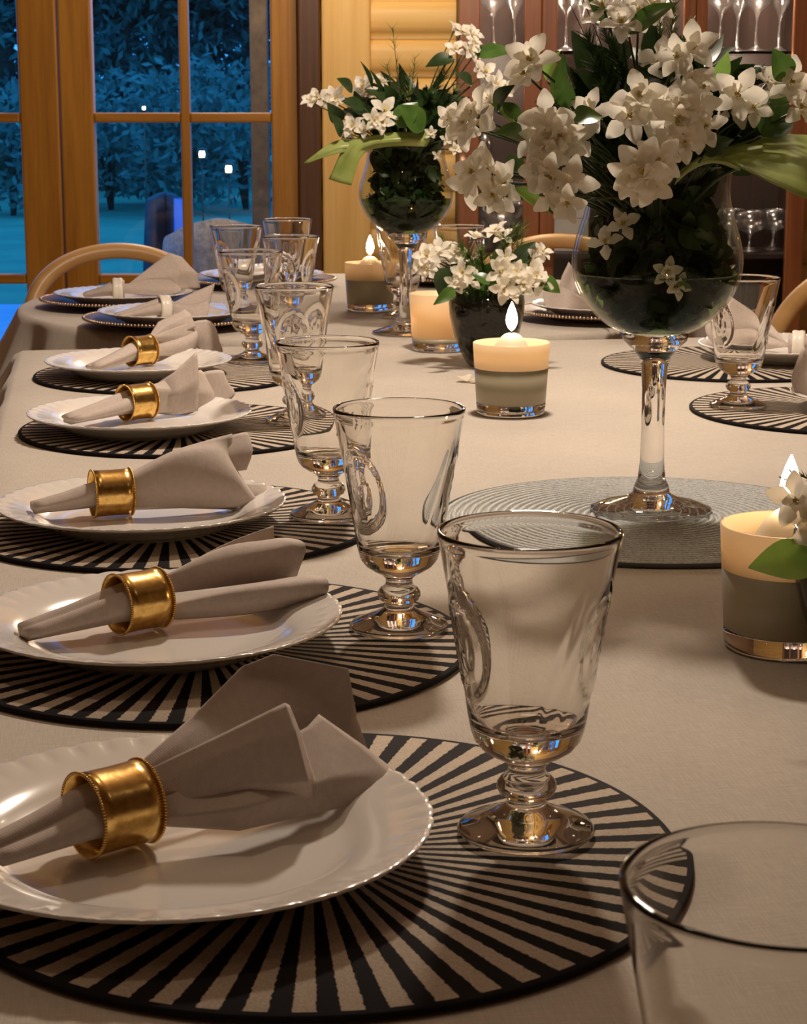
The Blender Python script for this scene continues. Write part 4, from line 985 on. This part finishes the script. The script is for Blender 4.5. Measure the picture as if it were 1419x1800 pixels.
b1 = V1 + Vector((0, 0, .24)); cn = V1 + Vector((0, .03, .34)); k = 'white flowering sprigs in the near vase'
Yn = 1.64
for lb, bl, lv in (
    ('white sprig at the very top of the near bouquet', [(1062, 14, 1.72, 1.0), (1092, 44, 1.70, 1.05), (1122, 22, 1.72, .95)], [(1105, 60, 1190, 5, 1.70, .011, 'leaf'), (1060, 40, 1030, -20, 1.72, .008, 'leaf')]),
    ('single white bloom standing clear at the upper left of the near bouquet', [(934, 108, 1.66, 1.12)], [(960, 140, 985, 90, 1.68, .007, 'leaf_light'), (985, 185, 992, 95, 1.67, .009, 'leaf')]),
    ('white paired blooms highest at the right of the near bouquet', [(1216, 88, 1.64, 1.2), (1180, 128, 1.66, 1.1), (1212, 145, 1.62, .95)], [(1255, 150, 1280, 90, 1.68, .009, 'leaf_light')]),
    ('white open bloom with yellow centre right of the near bouquet middle', [(1297, 166, 1.63, 1.2), (1325, 190, 1.65, .8)], [(1320, 180, 1390, 178, 1.66, .010, 'leaf')]),
    ('white blooms cut by the right edge beside the near bouquet', [(1388, 146, 1.66, 1.05), (1408, 190, 1.65, 1.0), (1350, 145, 1.69, .8)], [(1385, 140, 1358, 85, 1.66, .012, 'leaf'), (1340, 240, 1392, 185, 1.66, .020, 'leaf')]),
    ('shaded cream blooms near the top centre of the near bouquet', [(1122, 172, 1.60, 1.15), (1105, 205, 1.60, 1.1), (1140, 205, 1.62, .9)], [(1130, 150, 1180, 120, 1.66, .014, 'leaf_dark')]),
    ('cream bloom group just right of the near bouquet centre', [(1190, 215, 1.59, 1.25), (1222, 190, 1.60, 1.05), (1165, 235, 1.60, .9), (1240, 225, 1.60, .9)], []),
    ('half shaded bloom tucked behind a leaf left of centre in the near bouquet', [(1040, 196, 1.63, .95)], [(1010, 215, 1060, 205, 1.60, .014, 'leaf')]),
    ('white bloom group on the left of the near bouquet', [(962, 208, 1.61, 1.1), (985, 240, 1.60, 1.1), (945, 240, 1.62, 1.0), (965, 262, 1.60, .95)], [(930, 240, 868, 235, 1.63, .010, 'leaf'), (1000, 190, 985, 120, 1.64, .010, 'leaf'), (915, 210, 880, 180, 1.64, .007, 'leaf')]),
    ('white bloom group reaching farthest left from the near bouquet', [(842, 205, 1.66, 1.25), (865, 180, 1.67, 1.0), (822, 215, 1.66, .9)], [(870, 195, 905, 150, 1.66, .010, 'leaf_dark'), (905, 215, 860, 180, 1.66, .006, 'leaf_light')]),
    ('white bloom group drooping lowest on the left of the near bouquet', [(835, 318, 1.64, 1.1), (865, 300, 1.63, 1.15), (892, 322, 1.63, 1.05), (868, 340, 1.62, .9)], [(905, 332, 965, 375, 1.61, .009, 'leaf_light'), (895, 270, 918, 310, 1.64, .008, 'leaf')]),
    ('shaded cream group hanging over the left of the vase rim', [(970, 312, 1.57, 1.15), (1005, 322, 1.57, 1.1), (972, 348, 1.56, 1.0), (945, 300, 1.58, .9)], [(960, 350, 985, 385, 1.57, .006, 'leaf')]),
    ('shaded cream blooms over the front middle of the vase rim', [(1132, 300, 1.555, 1.25), (1158, 284, 1.56, 1.0), (1108, 310, 1.56, .95), (1145, 322, 1.555, .9)], []),
    ('cream buds under the right blooms of the near bouquet', [(1205, 250, 1.585, .9), (1170, 262, 1.585, .8)], [(1240, 270, 1290, 245, 1.60, .010, 'leaf_dark')])):
    sprig(b1, lb, bl, lv, cen=cn, group=k)
sprig(V1 + Vector((0, 0, .19)), 'cream blooms pressed against the glass inside the near vase', [(1095, 395, 1.664, .75), (1065, 428, 1.668, .8), (1172, 478, 1.652, .65), (1190, 502, 1.654, .6)], [], cen=V1 + Vector((0, 0, .22)), group=k)
needles(b1, [(1050, 10, 1.74), (1030, 60, 1.72), (1075, 70, 1.70), (1045, 110, 1.68), (1095, 110, 1.70), (1060, 150, 1.66)], 'dark juniper sprig rising in the middle of the near bouquet', 'juniper', 240, .015)
needles(b1, [(1185, 10, 1.76), (1160, 40, 1.75), (1215, 35, 1.76), (1200, 70, 1.74), (1260, 85, 1.74)], 'light feathery sprig rising at the right of the near bouquet', 'fern', 200, .012)
needles(b1, [(1003, 8, 1.75), (1020, -15, 1.76)], 'thin bare twig leaning left at the top of the near bouquet', 'juniper', 8, .006, name='bare_twig')
for lb, rows in (('broad ribbed hosta leaf spreading to the right edge from the near vase', [[(1262, 262, 1.68), (1266, 268, 1.665), (1262, 276, 1.655)], [(1320, 246, 1.68), (1325, 272, 1.63), (1300, 292, 1.60)], [(1390, 236, 1.68), (1400, 280, 1.61), (1370, 325, 1.57)], [(1460, 250, 1.68), (1470, 300, 1.60), (1440, 350, 1.56)], [(1540, 310, 1.62), (1542, 320, 1.61), (1538, 330, 1.60)]]),
                 ('ribbed hosta leaf folded down over the right rim of the near vase', [[(1300, 300, 1.655), (1305, 290, 1.65), (1312, 280, 1.65)], [(1255, 286, 1.645), (1258, 282, 1.635), (1262, 272, 1.65)], [(1215, 300, 1.635), (1222, 288, 1.628), (1228, 278, 1.65)], [(1186, 325, 1.635), (1190, 314, 1.63), (1192, 302, 1.645)]])):
    t = empty('hosta_leaf', b1, label=lb, cat='leaf', group='hosta leaves over the near vase')
    V, Fc = sheet_vf([[at(*q) for q in r] for r in rows], 8, rip=lambda a, b: Vector((0, 0, .0012 * math.sin(a * 30) * math.sin(PI * b))))
    solid(link('blade', mesh('blade', [v - b1 for v in V], Fc), M['hosta'], t), .0006)
    e = at(*rows[0][1]); link('stalk', tube(spl([(0, 0, 0), (e - b1) * .6 + Vector((0, 0, .01)), e - b1], 5), .0018, 6), M['stem'], t)

b2 = V2 + Vector((0, 0, .24)); cn = V2 + Vector((0, .03, .31)); k = 'white flowering sprigs in the far vase'
for lb, bl, lv in (
    ('white blooms at the far left tip of the far bouquet', [(560, 173, 3.10, 1.05), (592, 172, 3.12, 1.1)], [(620, 160, 592, 138, 3.12, .012, 'leaf_dark'), (600, 215, 575, 180, 3.08, .014, 'leaf_dark')]),
    ('white bloom behind the upright leaf on the left of the far bouquet', [(640, 152, 3.12, 1.1), (672, 145, 3.14, .9)], [(640, 190, 600, 178, 3.06, .014, 'leaf_dark'), (655, 155, 634, 108, 3.10, .006, 'leaf_dark')]),
    ('cream bloom pair at the front of the far bouquet', [(676, 196, 3.04, 1.15), (672, 215, 3.03, .95)], [(745, 230, 700, 185, 3.03, .024, 'leaf'), (700, 225, 735, 180, 3.03, .022, 'leaf')]),
    ('cream bloom low on the left of the far bouquet', [(620, 222, 3.05, 1.1), (640, 228, 3.04, .8)], [(600, 240, 580, 200, 3.05, .014, 'leaf_dark')]),
    ('white bloom spike at the top right of the far bouquet', [(812, 58, 3.12, .95), (830, 62, 3.12, .9), (800, 88, 3.11, .95), (825, 88, 3.10, .95)], [(800, 105, 748, 118, 3.10, .016, 'leaf_dark'), (835, 95, 905, 90, 3.12, .015, 'leaf')]),
    ('yellowish bloom group at the right of the far bouquet', [(852, 128, 3.08, 1.1), (872, 150, 3.07, 1.1), (885, 158, 3.08, .9), (868, 172, 3.06, .9)], [(830, 150, 800, 130, 3.08, .014, 'leaf_dark')]),
    ('fading buds by the rim of the far vase', [(757, 233, 3.03, .55), (783, 246, 3.03, .5), (800, 262, 3.05, .5), (768, 272, 3.05, .45)], [])):
    sprig(b2, lb, bl, lv, cen=cn, group=k)
needles(b2, [(780, 130, 3.10), (800, 160, 3.06), (760, 165, 3.06), (790, 205, 3.03), (815, 190, 3.04), (770, 200, 3.03)], 'dark juniper mass at the right of the far bouquet', 'juniper', 220, .022)
needles(b2, [(690, 48, 3.16), (730, 100, 3.12), (680, 112, 3.13), (720, 130, 3.10)], 'grassy light twig rising at the top of the far bouquet', 'fern', 34, .02, name='grass_twig')
for lb, rows in (('long light green leaf lying along the rim of the far vase', [[(752, 232, 3.05), (756, 245, 3.04), (750, 258, 3.04)], [(700, 232, 3.04), (700, 246, 3.03), (698, 256, 3.04)], [(650, 240, 3.04), (650, 252, 3.03), (652, 262, 3.04)], [(610, 252, 3.05), (618, 270, 3.03), (632, 280, 3.03)], [(578, 315, 3.04), (600, 322, 3.03), (618, 326, 3.03)]]),
                 ('pointed light green leaf stretching left from the far vase', [[(640, 250, 3.06), (642, 256, 3.05), (640, 262, 3.05)], [(590, 248, 3.05), (590, 260, 3.04), (588, 270, 3.04)], [(534, 286, 3.05), (535, 287, 3.05), (536, 288, 3.05)]])):
    t = empty('strap_leaf', b2, label=lb, cat='leaf', group='light leaves over the far vase')
    V, Fc = sheet_vf([[at(*q) for q in r] for r in rows], 7, rip=lambda a, b: Vector((0, 0, .0015 * math.sin(a * 18) * math.sin(PI * b))))
    solid(link('blade', mesh('blade', [v - b2 for v in V], Fc), M['hosta'], t), .0006)
    e = at(*rows[0][1]); link('stalk', tube(spl([(0, 0, 0), (e - b2) * .6 + Vector((0, 0, .01)), e - b2], 5), .0018, 6), M['stem'], t)

b3 = P0 + Vector((0, 0, .06)); cn = P0 + Vector((0, .02, .10)); k = 'white flowering sprigs in the small glass'
for lb, bl, lv in (
    ('white bloom group at the left of the low bouquet', [(752, 452, 2.72, 1.1), (772, 442, 2.73, 1.0), (755, 475, 2.71, .9), (800, 445, 2.73, .9)], [(790, 470, 772, 520, 2.68, .016, 'leaf_dark')]),
    ('shaded white bloom low at the left front of the low bouquet', [(815, 480, 2.67, .95), (800, 498, 2.67, .8)], [(800, 508, 762, 536, 2.66, .010, 'leaf')]),
    ('white bloom pair at the front of the low bouquet', [(880, 478, 2.65, 1.1), (885, 508, 2.64, 1.05), (905, 478, 2.66, .9)], [(860, 500, 830, 482, 2.66, .012, 'leaf')]),
    ('white bloom group at the right of the low bouquet', [(935, 480, 2.68, 1.1), (940, 455, 2.70, 1.0), (950, 500, 2.68, .9), (920, 500, 2.66, .9)], [(945, 490, 985, 515, 2.68, .014, 'leaf'), (905, 465, 942, 425, 2.70, .014, 'leaf_dark')]),
    ('single white bloom in the middle of the low bouquet', [(888, 452, 2.68, .8)], [(870, 470, 880, 430, 2.70, .009, 'leaf')]),
    ('white blooms at the top of the low bouquet', [(872, 408, 2.76, 1.0), (835, 418, 2.77, .8), (885, 418, 2.75, .8)], [])):
    sprig(b3, lb, bl, lv, cen=cn, group=k)
needles(b3, [(775, 418, 2.74), (805, 425, 2.72), (820, 445, 2.70), (845, 440, 2.70), (830, 470, 2.68)], 'feathery green sprig at the left of the low bouquet', 'fern', 110, .016)
needles(b3, [(905, 398, 2.74), (925, 392, 2.75), (890, 425, 2.72), (918, 425, 2.72)], 'light upright fronds at the right of the low bouquet', 'fern', 60, .022, name='fern_frond')
b4 = P3 + Vector((0, 0, .06))
sprig(b4, 'cream bloom and large green leaf entering at the right edge by the candle', [(1428, 905, 1.17, 1.0), (1445, 940, 1.16, 1.0), (1420, 945, 1.18, .6)], [(1440, 990, 1316, 998, 1.15, .017, 'leaf_light', .0), (1470, 970, 1520, 900, 1.16, .014, 'leaf')], cen=b4 + Vector((0, .03, .02)), group='flowers by the right edge')
needles(b4, [(1370, 838, 1.19), (1385, 825, 1.19)], 'thin twig tip above the candle at the right edge', 'juniper', 14, .006, name='bare_twig')
# fallen petals on the cloth
V, Fc = [], []
petal_vf(.026, .012, .1, 0, .12, V, Fc, random.Random(2)); petal_vf(.022, .011, .2, 1.9, .12, V, Fc, random.Random(3))
q = on(822, 671, .002); o = link('fallen_blossom', mesh('petal', V, Fc), M['petal'], label='fallen white blossom on the cloth left of the middle candle', cat='flower'); o.location = q; solid(o, .0005)
